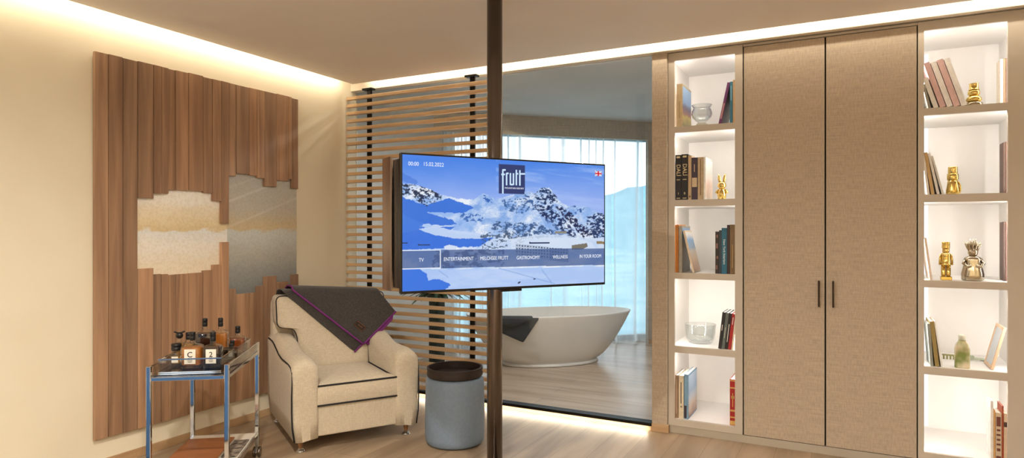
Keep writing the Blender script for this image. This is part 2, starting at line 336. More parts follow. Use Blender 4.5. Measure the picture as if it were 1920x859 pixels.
# ================================================================== OBJECTS
# ------------------------------------------------------------------ timber wall panel with prints
M_BOARD = wood('walnut_boards', (142, 107, 81), (186, 146, 112), (22, 22, 1.1), .5, tint=True, bump=.25)
def print_mat(name, shift, dark):
    m = bpy.data.materials.new(name); m.use_nodes = True; n = m.node_tree; b = n.nodes['Principled BSDF']
    t = n.nodes.new('ShaderNodeTexCoord'); s = n.nodes.new('ShaderNodeSeparateXYZ'); n.links.new(t.outputs['Object'], s.inputs[0])
    mp = n.nodes.new('ShaderNodeMapping'); mp.inputs['Scale'].default_value = (1, 5, 16); n.links.new(t.outputs['Object'], mp.inputs[0])
    nz = n.nodes.new('ShaderNodeTexNoise'); nz.inputs['Scale'].default_value = 1.6; nz.inputs['Detail'].default_value = 7; n.links.new(mp.outputs[0], nz.inputs['Vector'])
    ma = n.nodes.new('ShaderNodeMath'); ma.operation = 'MULTIPLY_ADD'; ma.inputs[1].default_value = .09; n.links.new(nz.outputs['Fac'], ma.inputs[0]); n.links.new(s.outputs['Z'], ma.inputs[2])
    mr = n.nodes.new('ShaderNodeMapRange'); mr.inputs[1].default_value = .93 if dark else 1.06; mr.inputs[2].default_value = 1.74 if dark else 1.62; n.links.new(ma.outputs[0], mr.inputs[0])
    r = n.nodes.new('ShaderNodeValToRGB'); n.links.new(mr.outputs[0], r.inputs[0]); e = r.color_ramp.elements
    cols = ([(0, (240, 226, 200)), (.15, (238, 226, 202)), (.34, (242, 236, 224)), (.49, (232, 232, 228)), (.52, (226, 204, 158)), (.60, (232, 214, 174)), (.74, (240, 228, 202)), (.82, (246, 240, 228)), (1, (250, 246, 238))] if not dark else
            [(0, (128, 132, 132)), (.16, (150, 152, 148)), (.30, (176, 175, 166)), (.44, (196, 199, 194)), (.50, (200, 203, 199)), (.53, (206, 186, 146)), (.60, (200, 186, 156)), (.68, (192, 187, 174)), (1, (184, 184, 178))])
    e[0].position, e[0].color = cols[0][0], (*lin(cols[0][1]), 1); e[1].position, e[1].color = cols[-1][0], (*lin(cols[-1][1]), 1)
    for p, c in cols[1:-1]:
        q = e.new(p); q.color = (*lin(c), 1)
    # fine engraved speckle of the printed shores
    n2 = n.nodes.new('ShaderNodeTexNoise'); n2.inputs['Scale'].default_value = 70; n2.inputs['Detail'].default_value = 5; n.links.new(t.outputs['Object'], n2.inputs['Vector'])
    r2 = n.nodes.new('ShaderNodeValToRGB'); r2.color_ramp.elements[0].position = .38; r2.color_ramp.elements[1].position = .55; r2.color_ramp.elements[0].color = (.86, .82, .75, 1); r2.color_ramp.elements[1].color = (1, 1, 1, 1)
    n.links.new(n2.outputs['Fac'], r2.inputs[0]); mx = n.nodes.new('ShaderNodeMix'); mx.data_type = 'RGBA'; mx.blend_type = 'MULTIPLY'; mx.inputs[0].default_value = .55
    n.links.new(r.outputs[0], mx.inputs[6]); n.links.new(r2.outputs[0], mx.inputs[7]); out = mx.outputs[2]
    if dark:      # pale slanting streaks above the horizon
        sl_ = n.nodes.new('ShaderNodeMath'); sl_.operation = 'MULTIPLY_ADD'; sl_.inputs[1].default_value = -.365; n.links.new(s.outputs['Y'], sl_.inputs[0]); n.links.new(s.outputs['Z'], sl_.inputs[2])
        m3 = n.nodes.new('ShaderNodeMapRange'); m3.inputs[1].default_value = 1.1; m3.inputs[2].default_value = 1.7; n.links.new(sl_.outputs[0], m3.inputs[0])
        r3 = n.nodes.new('ShaderNodeValToRGB'); n.links.new(m3.outputs[0], r3.inputs[0]); q3 = r3.color_ramp.elements; q3[0].color = (0, 0, 0, 1); q3[1].color = (0, 0, 0, 1)
        for c_, h_ in ((.29, .22), (.57, .30), (.72, .14)):
            for o_, v_ in ((-.022, 0), (0, h_), (.022, 0)): q3.new(c_ + o_).color = (v_, v_, v_, 1)
        m4 = n.nodes.new('ShaderNodeMix'); m4.data_type = 'RGBA'; n.links.new(r3.outputs[0], m4.inputs[0]); n.links.new(out, m4.inputs[6]); m4.inputs[7].default_value = (.85, .82, .74, 1); out = m4.outputs[2]
    n.links.new(out, b.inputs['Base Color'])
    b.inputs['Roughness'].default_value = .3
    return m
XP = -3.60
art = thing('timber_wall_panel', 'wide wall panel of upright walnut boards around pale landscape prints on the cream wall', 'wall art', (XP, 2.78, 0))
sx_ = [178, 204, 231, 258.5, 288, 303, 316, 330, 354, 381, 399, 415, 429.5, 443, 467.5, 482, 496, 519, 541, 547, 560]
ue = {3: 371.6, 4: 363, 5: 363, 6: 356.5, 7: 357, 8: 358, 9: 362, 10: 377, 11: 419.4, 12: 330, 13: 326, 14: 329, 15: 334, 16: 350, 17: 339, 18: 336, 19: 354}
le = {3: 503.6, 4: 514.3, 5: 514.3, 6: 515.5, 7: 514, 8: 512, 9: 507, 10: 496.4, 11: 454, 12: 542, 13: 551, 14: 549, 15: 536, 16: 518, 17: 528.5, 18: 542, 19: 514.6}
mb = MB(); mb.tone = []
ys = [onX(x, 432, XP).y for x in sx_]
def board(i, z0, z1):
    th = random.uniform(-.004, .004); g = .0012
    # two laths to a board, each with its own tone
    k = len(mb.v); mb.box(-.022, .0 + th, ys[i] + g - 2.78, ys[i + 1] - g - 2.78, z0, z1)
    q = random.uniform(.74, 1.12); h = random.uniform(-.03, .03); mb.tone += [(q + h, q, q - h)] * (len(mb.v) - k)
for i in range(20):
    xm = (sx_[i] + sx_[i + 1]) / 2; zt = 2.268 + random.uniform(-.003, .003)
    if i < 3: board(i, .165, zt); continue
    board(i, onX(xm, ue[i], XP).z, zt); board(i, .165, onX(xm, le[i], XP).z)
mb.build('boards', M_BOARD, art, bevel=.0012, seg=1)
MB().box(-.026, -.019, ys[3] - .01 - 2.78, ys[12] - .0 - 2.78, .85, 1.60).build('print', print_mat('pale_print', 0, False), art)['label'] = 'pale cream and gold lake print'
MB().box(-.026, -.019, ys[12] - 2.78, ys[20] - .002 - 2.78, .75, 1.75).build('print', print_mat('grey_print', 0, True), art)['label'] = 'greyer lake print with slanting streaks'
MB().box(-.029, -.0262, ys[0] + .05 - 2.78, ys[20] - .05 - 2.78, .25, 2.2).build('backing', M_BLACK, art)

# ------------------------------------------------------------------ slatted screen
scr = thing('slatted_screen', 'open screen of horizontal wooden slats on black posts in front of the glass wall', 'screen', (-2.95, 4.06, 0))
mb = MB()
for k in range(38):
    z = 2.37 - .0613 * k
    mb.box(-3.622 + 2.95, -2.245 + 2.95, -.022, .016, z - .0125, z + .0125)
mb.build('slats', wood('slat_oak', (192, 158, 120), (214, 181, 140), (2, 26, 26), .5), scr, bevel=.002, seg=1)
for xp in (-3.42, -2.454):
    x = xp + 2.95
    po = MB().box(x - .019, x + .019, .0165, .035, .055, 2.425).build('post', M_BLACK, scr, bevel=.001, seg=1)
    MB().box(x - .05, x + .05, -.01, .040, 2.425, 2.440).build('bracket', M_BLACK, po, bevel=.002, seg=1)

# ------------------------------------------------------------------ pole and television
po = thing('support_pole', 'dark bronze pole from floor to ceiling carrying the television', 'pole', (-1.5927, 2.8687, 0))
MB().lathe([(.0392, .010), (.0392, ZC - .0005)], n=48).build('shaft', M_DBRONZE, po)
MB().lathe([(.07, 0), (.07, .006), (.066, .0098), (.02, .0098)], n=40).build('base_ring', M_DBRONZE, po)
TVA = math.atan2(.823, .567)
tvL = Vector((-1.7747, 2.3308, 0)); tvR = Vector((-1.1389, 3.2536, 0)); tvC = (tvL + tvR) / 2
tv = thing('television', 'large flat television showing a snowy mountain menu, turned on a bronze pole mount', 'television', (tvC.x, tvC.y, 1.0142), TVA)
TW = (tvR - tvL).length; TH = .634
TX = Vector((math.cos(TVA), math.sin(TVA), 0)); TY = Vector((-math.sin(TVA), math.cos(TVA), 0))
def tvp(px, py):
    p = on_plane(px, py, tvC, TY); d = p - Vector((tvC.x, tvC.y, 1.0142)); return d.dot(TX), d.z
M_TVB = mat('tv_black', (12, 12, 13), .3)
MB().box(-TW / 2, TW / 2, .0, .022, 0, TH).build('bezel', M_TVB, tv, bevel=.003)
mb = MB(); mb.box(-TW / 2 + .015, TW / 2 - .015, .0225, .095, .018, TH - .018)
for a in (-1, 1): mb.box(a * (TW / 2 - .030) - .015, a * (TW / 2 - .030) + .015, .095, .160, .018, TH - .018)
mb.build('housing', M_TVB, tv, bevel=.004)
mb = MB(); mb.box(-TW / 2 + .004, -TW / 2 + .010, .155, .292, .0, TH); mb.box(TW / 2 - .010, TW / 2 - .004, .155, .292, 0, TH)
mb.box(-TW / 2 + .0105, TW / 2 - .0105, .286, .292, 0, TH)
mb.build('mount_shell', M_BRONZE, tv, bevel=.001, seg=1)
MB().box(-.06, .06, .002, .02, -.012, 0).build('sensor_bar', M_TVB, tv, bevel=.003)
# --- the picture on the screen, one colour per grid point
def vnoise(x, y, seed):
    r = np.random.RandomState(seed); g = r.rand(256, 256)
    xi = np.floor(x).astype(int); yi = np.floor(y).astype(int); fx = x - xi; fy = y - yi
    fx = fx * fx * (3 - 2 * fx); fy = fy * fy * (3 - 2 * fy); a = lambda i, j: g[(xi + i) % 256, (yi + j) % 256]
    return (a(0, 0) * (1 - fx) + a(1, 0) * fx) * (1 - fy) + (a(0, 1) * (1 - fx) + a(1, 1) * fx) * fy
def fbm(x, y, seed, o=5):
    s = 0; a = .5; t = 0
    for k in range(o): s = s + a * vnoise(x * 2 ** k, y * 2 ** k, seed + k); t += a; a *= .55
    return s / t
NX, NY = 460, 260
bz = .008; x0, x1, z0, z1 = -TW / 2 + bz, TW / 2 - bz, bz + .004, TH - bz
lx = np.linspace(x0, x1, NX); lz = np.linspace(z0, z1, NY); LX, LZ = np.meshgrid(lx, lz)
WX = tvC.x + LX * TX.x; WY = tvC.y + LX * TX.y; WZ = 1.0142 + LZ
dd = -S_ * WX + C_ * WY; PX = CX + F_PX * (C_ * WX + S_ * WY) / dd; PY = CY - F_PX * (WZ - CAM_H) / dd
def poly(pts, jit=0, seed=3):
    X = PX + (jit * (fbm(PX / 6, PY / 6, seed) - .5) if jit else 0); Y = PY + (jit * (fbm(PX / 6, PY / 6, seed + 9) - .5) if jit else 0)
    ins = np.zeros(PX.shape, bool); n = len(pts)
    for i in range(n):
        (ax, ay), (bx, by) = pts[i], pts[(i + 1) % n]
        if ay == by: continue
        c = ((ay > Y) != (by > Y)) & (X < (bx - ax) * (Y - ay) / (by - ay) + ax); ins ^= c
    return ins
IM = np.zeros(PX.shape + (3,))
def put(mask, c, a=1.0):
    c = np.array(c, float); al = (mask * a)[..., None]; IM[:] = IM * (1 - al) + c * al
def lerp(a, b, t): return np.array(a, float) + (np.array(b, float) - np.array(a, float)) * np.clip(t, 0, 1)[..., None]
IM[:] = lerp((66, 130, 232), (150, 178, 244), (PY - 300) / 75 + .25 * (fbm(PX / 60, PY / 25, 4) - .5))
put(np.ones(PX.shape), (176, 200, 250), np.clip((fbm(PX / 70, (PY - PX * .12) / 9, 8) - .5) * 2.2, 0, .5) * (PX > 930))
sky_line = [(740, 345), (770, 345), (800, 352), (822, 364), (850, 371), (888, 375), (898, 366), (906, 363), (916, 367), (930, 374), (945, 370), (962, 364), (985, 359), (1003, 362), (1010, 354), (1022, 352), (1030, 351), (1036, 360), (1044, 371), (1052, 379), (1066, 388), (1078, 386), (1092, 386), (1106, 391), (1122, 399), (1140, 404), (1140, 560), (740, 560)]
mtn = poly(sky_line, 5)
sh = fbm(PX / 26 + PY / 60, PY / 20, 21); IM[:] = np.where(mtn[..., None], lerp((150, 186, 240), (236, 242, 252), (sh - .3) * 2.4), IM)
rock = fbm((PX + .7 * PY) / 5.2, (PY - .35 * PX) / 3.2, 31); fine = fbm(PX / 2.2, PY / 1.7, 41)
rid = 1 - np.abs(2 * fbm((PX + .9 * PY) / 9, (PY - .5 * PX) / 5, 77) - 1); put(mtn & (PX > 880) & (PY < 446), (104, 150, 220), np.clip((rid - .86) * 5, 0, .3))
put(mtn & (PX > 860) & (PY < 450), (96, 146, 222), np.clip((fbm((PX - .6 * PY) / 30, (PY + .3 * PX) / 16, 91) - .54) * 4, 0, .55))
put(mtn & (PX > 880) & (PY < 446), (130, 170, 228), np.clip((fine - .6) * 3, 0, .18))
def rocks(pts, thr, c=(20, 42, 86), jit=8):
    m = poly(pts, jit) & mtn; put(m, c, np.clip((rock + .55 * (fine - .5) - thr) * 14, 0, .94))
def shade(pts, c, a=.9, jit=5): put(poly(pts, jit), c, a)
# snow bowl in shade on the left, sunlit slopes in the middle
shade([(740, 360), (760, 372), (800, 385), (840, 372), (875, 383), (888, 390), (868, 400), (848, 399), (800, 398), (815, 404), (850, 412), (856, 420), (830, 424), (800, 420), (740, 440)], (48, 112, 218), .95)
shade([(740, 415), (800, 428), (855, 425), (835, 436), (900, 442), (925, 446), (900, 462), (740, 470)], (40, 106, 220), .92)
shade([(740, 390), (760, 405), (795, 420), (790, 430), (740, 440)], (66, 126, 224), .8)
shade([(784, 430), (815, 425), (850, 432), (905, 438), (930, 444), (900, 448), (850, 447), (810, 440)], (196, 216, 248), .95, 3)
rocks([(740, 322), (762, 334), (785, 342), (800, 340), (820, 353), (830, 366), (825, 376), (800, 386), (790, 380), (770, 366), (750, 372)], .47, (16, 36, 70))
shade([(740, 318), (765, 330), (785, 342), (780, 346), (740, 336)], (58, 112, 212), .5)
rocks([(905, 366), (920, 372), (925, 380), (912, 382)], .46, (44, 96, 180))
rocks([(940, 376), (1000, 362), (1040, 372), (1060, 392), (1010, 392), (985, 402), (950, 398)], .56, (52, 92, 150))
rocks([(998, 364), (1016, 352), (1034, 354), (1046, 376), (1036, 384), (1012, 380)], .47, (22, 48, 92))
rocks([(1000, 384), (1030, 386), (1060, 414), (1082, 440), (1068, 446), (1040, 428), (1015, 404)], .44, (18, 40, 88))
rocks([(1040, 384), (1062, 392), (1090, 420), (1110, 440), (1094, 446), (1070, 420), (1048, 400)], .40, (24, 34, 76))
rocks([(1098, 408), (1126, 396), (1140, 404), (1140, 446), (1104, 446), (1096, 428)], .44, (28, 50, 96))
rocks([(860, 402), (890, 398), (912, 412), (895, 416), (870, 414)], .5, (52, 102, 180))
rocks([(930, 412), (960, 418), (1010, 420), (1040, 432), (1080, 445), (1000, 447), (950, 440), (920, 428)], .49, (54, 88, 136))
rocks([(1050, 380), (1075, 386), (1110, 392), (1080, 400)], .55, (50, 90, 160))
shade([(1010, 400), (1040, 420), (1062, 440), (1040, 440), (1020, 420)], (120, 160, 226), .45)
# valley floor, village and hotel
shade([(925, 447), (1140, 447), (1140, 470), (890, 470)], (206, 222, 246), .75, 4)
vil = poly([(900, 440), (945, 432), (990, 436), (1000, 448), (965, 462), (905, 468)], 4)
put(vil & (fbm(PX / 4.5, PY / 2.6, 51) > .56), (64, 84, 112), .85)
put(poly([(955, 448), (1010, 440), (1060, 440), (1110, 455), (1120, 470), (960, 470)], 3), (214, 228, 248), .8)
for (a, b, c, d) in ((784, 458, 806, 460), (754, 455, 764, 457), (992, 454, 1030, 457)): put((PX > a) & (PX < c) & (PY > b) & (PY < d), (26, 48, 96))
put(poly([(966, 457), (1030, 463), (1030, 488), (966, 478)]), (184, 198, 220)); put(poly([(1030, 465), (1066, 466), (1066, 492), (1030, 488)]), (150, 168, 200))
hx = (PX - 966) % 5.2; hy = (PY - 457 - (PX - 966) * .09) % 5.6
put(poly([(967, 458), (1066, 466), (1066, 490), (1030, 486), (967, 476)]) & (hx > 1.6) & (hx < 4.2) & (hy > 1.6) & (hy < 4.2), (56, 76, 112))
put(poly([(1072, 460), (1100, 456), (1102, 462), (1092, 468), (1072, 468)]), (120, 116, 104)); put(poly([(1040, 434), (1062, 434), (1062, 438), (1040, 438)]), (140, 138, 128)); put(poly([(1118, 452), (1134, 453), (1134, 458), (1118, 457)]), (146, 126, 90))
put(poly([(832, 462), (842, 459), (857, 462), (854, 468), (834, 468)]), (214, 226, 246))
# snow field below, shade at its left
low = PY > 505 - (PX - 752) * .0215 + 2.5
put(low, (172, 200, 246)); put(low, (196, 216, 250), np.clip((fbm(PX / 50, PY / 14, 61) - .45) * 3, 0, .7))
shade([(740, 503), (786, 505), (800, 513), (803, 526), (826, 524), (845, 534), (832, 545), (740, 560)], (44, 112, 224), .95, 6)
for (a, b, c, d) in ((935, 503, 1040, 532), (1015, 505, 1034, 530), (822, 507, 840, 520)):
    L = math.hypot(c - a, d - b); q = np.abs((PX - a) * (d - b) - (PY - b) * (c - a)) / L; put((q < 1.0) & (PX > min(a, c)) & (PX < max(a, c)), (140, 172, 226), .7)
for (a, b) in ((974, 529), (972, 531), (1002, 523)): put((np.abs(PX - a) < 2) & (np.abs(PY - b) < 1), (30, 44, 80))
# menu band and its frame lines
tb = 469.5 - (PX - 752) * .0105; bb = 504.5 - (PX - 752) * .0205
dark = fbm(PX / 9, PY / 5, 71); put((PY > tb) & (PY < bb) & (PX < 945) & (PX > 810) & (dark > .53), (50, 62, 92), .7)
put((PY > tb) & (PY < bb), (62, 88, 142), .74)
put((np.abs(PY - tb) < 1.1) & (PX < 826), (226, 236, 252)); put((np.abs(PY - bb) < 1.1) & (PX < 826), (226, 236, 252)); put((np.abs(PX - 825.5) < 1.1) & (PY > tb) & (PY < bb), (226, 236, 252))
# navy logo square and the flag
sq = poly([(934.6, 307.6), (984, 310), (983.6, 364), (934.6, 363)]); put(sq, (42, 58, 112))
fx = (PX - 1115.5) / 12.5; fz = (PY - (320.2 + (PX - 1115) * .06)) / 10; fl = (fx > 0) & (fx < 1) & (fz > 0) & (fz < 1)
put(fl, (38, 56, 140)); put(fl & ((np.abs(fx - fz) < .14) | (np.abs(fx + fz - 1) < .14)), (235, 235, 245)); put(fl & ((np.abs(fx - .5) < .2) | (np.abs(fz - .5) < .24)), (240, 240, 248)); put(fl & ((np.abs(fx - .5) < .11) | (np.abs(fz - .5) < .14)), (214, 24, 52))
q = np.clip(IM / 255, 0, 1); Q = np.where(q <= .04045, q / 12.92, ((q + .055) / 1.055) ** 2.4)
sm = MB(); sm.v = [(float(a), -.0012, float(b)) for a, b in zip(LX.ravel(), LZ.ravel())]
sm.f = [[j * NX + i, j * NX + i + 1, (j + 1) * NX + i + 1, (j + 1) * NX + i] for j in range(NY - 1) for i in range(NX - 1)]; sm.mi = [0] * len(sm.f); sm.sm = [True] * len(sm.f)
me = bpy.data.meshes.new('screen'); me.from_pydata(sm.v, [], sm.f)
at = me.color_attributes.new('picture', 'FLOAT_COLOR', 'POINT'); at.data.foreach_set('color', np.concatenate([Q.reshape(-1, 3), np.ones((NX * NY, 1))], 1).astype(np.float32).ravel())
m = bpy.data.materials.new('lit_screen'); m.use_nodes = True; b = m.node_tree.nodes['Principled BSDF']; a = m.node_tree.nodes.new('ShaderNodeAttribute'); a.attribute_name = 'picture'
m.node_tree.links.new(a.outputs['Color'], b.inputs['Emission Color']); b.inputs['Emission Strength'].default_value = .95; b.inputs['Base Color'].default_value = (.01, .01, .012, 1); b.inputs['Roughness'].default_value = .12; b.inputs['Specular IOR Level'].default_value = .25
me.materials.append(m); so = bpy.data.objects.new('screen', me); COL.objects.link(so); so.parent = tv
def glow(name, c, s=1.0):
    m = bpy.data.materials.new(name); m.use_nodes = True; b = m.node_tree.nodes['Principled BSDF']; b.inputs['Base Color'].default_value = (0, 0, 0, 1)
    b.inputs['Emission Color'].default_value = (*lin(c), 1); b.inputs['Emission Strength'].default_value = s; return m
M_TXT = glow('lit_lettering', (238, 244, 255))
UP = (PI / 2, 0, 0)
for s, px, py, size, w in (('00:00', 775, 307.5, 0.0249, .92), ('15.02.2022', 812.5, 308.8, 0.0249, .92), ('TV', 789.5, 487.8, 0.0232, .85), ('ENTERTAINMENT', 860, 485.8, 0.0245, .78), ('MELCHSEE FRUTT', 926.5, 484.3, 0.0245, .78), ('GASTRONOMY', 990, 483.2, 0.0245, .78), ('WELLNESS', 1050, 482, 0.0245, .78), ('IN YOUR ROOM', 1106.5, 480.6, 0.0245, .76), ('MOUNTAIN RESORT', 964, 353.3, .0115, 1.0)):
    x, z = tvp(px, py); text('screen_lettering', s, size, M_TXT, so, (x, -.003, z), UP, sx=w)
lg = MB()
def bar(ax, ay, bx, by, w=3.0):
    (x0_, z0_), (x1_, z1_) = tvp(ax, ay), tvp(bx, by); h = w * .00268 / 2
    d = Vector((x1_ - x0_, z1_ - z0_)); L = d.length; d /= L; n = Vector((-d.y, d.x)) * h
    lg.prism([(x0_ + n.x, z0_ + n.y), (x1_ + n.x, z1_ + n.y), (x1_ - n.x, z1_ - n.y), (x0_ - n.x, z0_ - n.y)], -.0032, -.0028)
for a in ((942.3, 319, 942.3, 363.3), (941.5, 318.8, 947.6, 318.8), (939.4, 327.2, 946.3, 327.2), (949.3, 324.6, 949.3, 347.6), (949.3, 325.2, 953, 325.2), (956.4, 324.6, 956.4, 347), (956.4, 346.2, 962, 346.2), (962.2, 325, 962.2, 347), (967.6, 318.6, 967.6, 347.6), (967.6, 326, 971, 326), (974.2, 319.2, 974.2, 348.2), (974.2, 326.2, 983.8, 326.2)): bar(*a)
lg.build('screen_logo', glow('lit_logo', (200, 226, 250)), so)

# ------------------------------------------------------------------ armchair
M_CHAIR = weave('natural_linen', (186, 173, 152), (204, 191, 168), (240, 240, 40), (40, 40, 240), .95, .25)
M_PIPE = mat('black_piping', (24, 23, 26), .7)
M_TURN = wood('turned_oak', (120, 82, 50), (150, 106, 68), (30, 30, 4), .35)
RZ = math.radians(58)
chair = thing('armchair', 'cream linen armchair with black piping and small wooden castor legs', 'armchair', (-2.9725, 3.2525, 0), RZ)
def arc(cx, cz, r, a0, a1, n): return [(cx + r * math.cos(math.radians(a0 + (a1 - a0) * k / n)), cz + r * math.sin(math.radians(a0 + (a1 - a0) * k / n))) for k in range(n + 1)]
def smooth(t): t = max(0, min(1, t)); return t * t * (3 - 2 * t)
def armH(y): return .552 + .066 * smooth((y + .10) / .34) - .015 * smooth((-.30 - y) / .12)
def arm_loop(y, sg, ins=0.0):
    H = armH(y) - ins * 1.2; xi = .238 + ins; xo = .384 - ins * .8; r = min(.068, (xo - xi + .010) / 2 - .001)
    p = [(xi, .085), (xi, .2), (xi, .35), (xi - .004, H - r)] + arc(xi + r - .004, H - r, r, 180, 90, 6)[1:] + arc(xo - r + .006, H - r, r, 90, 0, 6) + [(xo + .004, .35), (xo, .2), (xo - .012, .075)]
    return [(sg * x, y, z) for x, z in p]
def roundpoly(pts, r, n=5):
    out = []; N = len(pts)
    for i in range(N):
        p = Vector(pts[i]); a = Vector(pts[i - 1]) - p; b = Vector(pts[(i + 1) % N]) - p
        rr = min(r, a.length * .45, b.length * .45); A = p + a.normalized() * rr; B = p + b.normalized() * rr
        for k in range(n + 1):
            t = k / n; out.append(tuple(A * (1 - t) ** 2 + p * 2 * t * (1 - t) + B * t * t))
    return out
for sg in (-1, 1):
    mb = MB(); st = [(-.4215, .050), (-.4205, .034), (-.417, .018), (-.411, .007), (-.400, 0), (-.36, -.002), (-.30, -.002), (-.22, 0), (-.12, 0), (-.04, 0), (.04, 0), (.12, 0), (.2, 0), (.30, 0), (.395, .004)]
    mb.loft([arm_loop(y, sg, i) for y, i in st])
    am = mb.build('arm', M_CHAIR, chair)
    # piping round the outer front edge and along the top of the arm
    pts = []
    for z in (.078, .16, .25, .34, .42): pts.append((sg * (.3868 + (.003 if .2 < z < .4 else 0) - (.012 if z < .1 else 0)), -.405, z))
    for y in (-.40, -.36, -.30, -.2, -.1, 0, .08, .14, .2, .28, .34):
        H = armH(y); k = .036 if y > -.38 else .05
        pts.append((sg * .3862, y, H - k * 1.2))
    MB().tube(pts, .0045, 8).build('piping', M_PIPE, chair)
mb = MB(); mb.box(-.25, .25, -.398, .38, .088, .268); mb.build('base', M_CHAIR, chair, bevel=.01)
mb = MB(); rp_ = roundpoly([(-.372, .08), (-.368, .60), (-.365, .845), (.365, .845), (.368, .60), (.372, .08)], .05)
mb.loft([[(x * s, y, z * s + (1 - s) * .45) for x, z in rp_] for y, s in ((.285, .97), (.30, 1), (.385, 1), (.405, .985), (.41, .95))], smooth=True)
mb.build('back_shell', M_CHAIR, chair)
def cush_y(z): return .115 + .16 * (z - .40)
tp = roundpoly([(-.236, .36), (-.240, .60), (-.262, .652), (-.366, .668), (-.368, .866), (.368, .866), (.366, .668), (.262, .652), (.240, .60), (.236, .36)], .035)
mb = MB(); zc_ = .64
def tl(s, dy): return [(x * s, cush_y(zc_ + (z - zc_) * s) + dy, zc_ + (z - zc_) * s) for x, z in tp]
mb.loft([tl(.80, -.020), tl(.93, -.013), tl(.985, .001), tl(1.0, .020), tl(1.0, .14), tl(.96, .165)])
mb.build('back_cushion', M_CHAIR, chair)
MB().tube(tl(.992, .006), .0048, 8, closed=True).build('piping', M_PIPE, chair)
mb = MB(); sp_ = roundpoly([(-.262, -.408), (.262, -.408), (.236, -.30), (.236, .15), (-.236, .15), (-.236, -.30)], .02)
def sl(s, z): return [(x * s, -.13 + (y + .13) * s, z) for x, y in sp_]
mb.loft([sl(.9, .262), sl(.985, .266), sl(1, .278), sl(1.004, .325), sl(1, .372), sl(.98, .384), sl(.85, .398), sl(.55, .410), sl(.2, .415)])
mb.build('seat_cushion', M_CHAIR, chair)
for z in (.379, .270): MB().tube(sl(.996 if z > .3 else .998, z + (.007 if z > .3 else 0)), .0054, 8, closed=True).build('piping', M_PIPE, chair)
for x, y in ((-.328, -.345), (.328, -.345), (-.328, .345), (.328, .345)):
    lg_ = MB().lathe([(.011, .02), (.012, .03), (.020, .085), (.021, .10)], n=20).build('leg', M_TURN, chair, loc=(x, y, 0))
    MB().lathe([(.020, .0), (.026, .002), (.027, .006), (.020, .012), (.012, .020), (.011, .024)], n=24).build('castor_cup', M_CHROME, lg_)

# throw over the back
M_THROW = weave('charcoal_wool', (46, 42, 40), (70, 65, 62), (300, 300, 80), (80, 80, 300), .95, .5)
M_TRIM = mat('purple_edging', (112, 36, 112), .7)
throw = thing('throw_blanket', 'charcoal wool throw with purple edging draped over the back of the armchair', 'blanket', (-2.9725, 3.2525, .86), RZ)
CM = Matrix.Translation((-2.9725, 3.2525, .86)) @ Matrix.Rotation(RZ, 4, 'Z'); CMI = CM.inverted()
def thr(px, py, off):
    """pixel to the plane of the cushion front, off in front of it; throw coordinates"""
    n = CM.to_3x3() @ Vector((0, -1, .16)); p0 = CM @ Vector((0, cush_y(.40) - .022 - off, .40 - .86))
    return CMI @ on_plane(px, py, p0, n)
class SheetRows(list):
    def __init__(s, rows, o): list.__init__(s, rows); s.o = o
    def __setitem__(s, k, v):
        if isinstance(k, str): s.o[k] = v
        else: list.__setitem__(s, k, v)
def sheet(name, quad, off, over, m, parent, mapper, thick=.008, nu=18, nv=14, wob=.004, seed=1):
    a, d, c, b = quad; rr = random.Random(seed); ph = [rr.uniform(0, 6) for _ in range(6)]; rows = []
    for j in range(nv + 1):
        t = j / nv; row = []
        for i in range(nu + 1):
            u = i / nu
            x = (a[0] * (1 - u) + d[0] * u) * (1 - t) + (b[0] * (1 - u) + c[0] * u) * t; y = (a[1] * (1 - u) + d[1] * u) * (1 - t) + (b[1] * (1 - u) + c[1] * u) * t
            row.append(mapper(x, y, off + wob * (1 + math.sin(u * 5 + ph[0] + t * 3) * (.3 + t))))
        rows.append(row)
    pre = []
    for dy, dz in over: pre.append([p + Vector((0, dy, dz)) for p in rows[0]])
    rows = list(reversed(pre)) + rows
    mb = MB(); mb.loft(rows, (False, False), 0, True, False)
    o = mb.build(name, m, parent, solid=thick, sub=1); return SheetRows(rows, o)
ov = [(.03, .010), (.09, .014), (.17, .008), (.225, -.01), (.25, -.05), (.255, -.16)]
r1 = sheet('under_layer', ((530, 548), (706, 551), (734, 592), (664, 660)), .004, ov, M_THROW, throw, thr, seed=3)
r2 = sheet('top_layer', ((549, 544), (713, 548), (742, 584), (681, 645.5)), .016, [(a, b + .009) for a, b in ov], M_THROW, throw, thr, seed=5)
no = len(ov); L = len(r2)
FW = Vector((0, -.004, 0))
MB().tube([r2[i][0] + FW for i in range(L)], .0062, 8).build('edging', M_TRIM, throw)
MB().tube([p + FW for p in r2[-1]], .0065, 8).build('edging', M_TRIM, throw)
MB().tube([p + FW for p in r1[-1]], .0062, 8).build('edging', M_TRIM, throw)
sheet('lining', ((676, 640), (738, 580), (737, 599), (692, 648)), .010, [], M_TRIM, throw, thr, .004, 10, 4, .002, 4)['label'] = 'purple lining showing under the lower edge'
q = [thr(x, y, .027) for x, y in ((670, 600.3), (687, 614), (679, 623.2), (662.4, 609))]; nn = Vector((0, -1, .16)).normalized()
pt = MB().add([tuple(p) for p in q] + [tuple(p + nn * .003) for p in q], [(0, 1, 2, 3), (7, 6, 5, 4), (0, 4, 5, 1), (1, 5, 6, 2), (2, 6, 7, 3), (3, 7, 4, 0)]).build('leather_patch', mat('dark_leather', (38, 26, 20), .5), throw)
cq = sum((Vector(p) for p in q), Vector()) / 4; mb = MB(); ss = [cq + (Vector(p) - cq) * .86 + nn * .0034 for p in q]
mb.tube(ss, .0012, 5, closed=True)
ea = (q[1] - q[0]); eb = (q[3] - q[0])
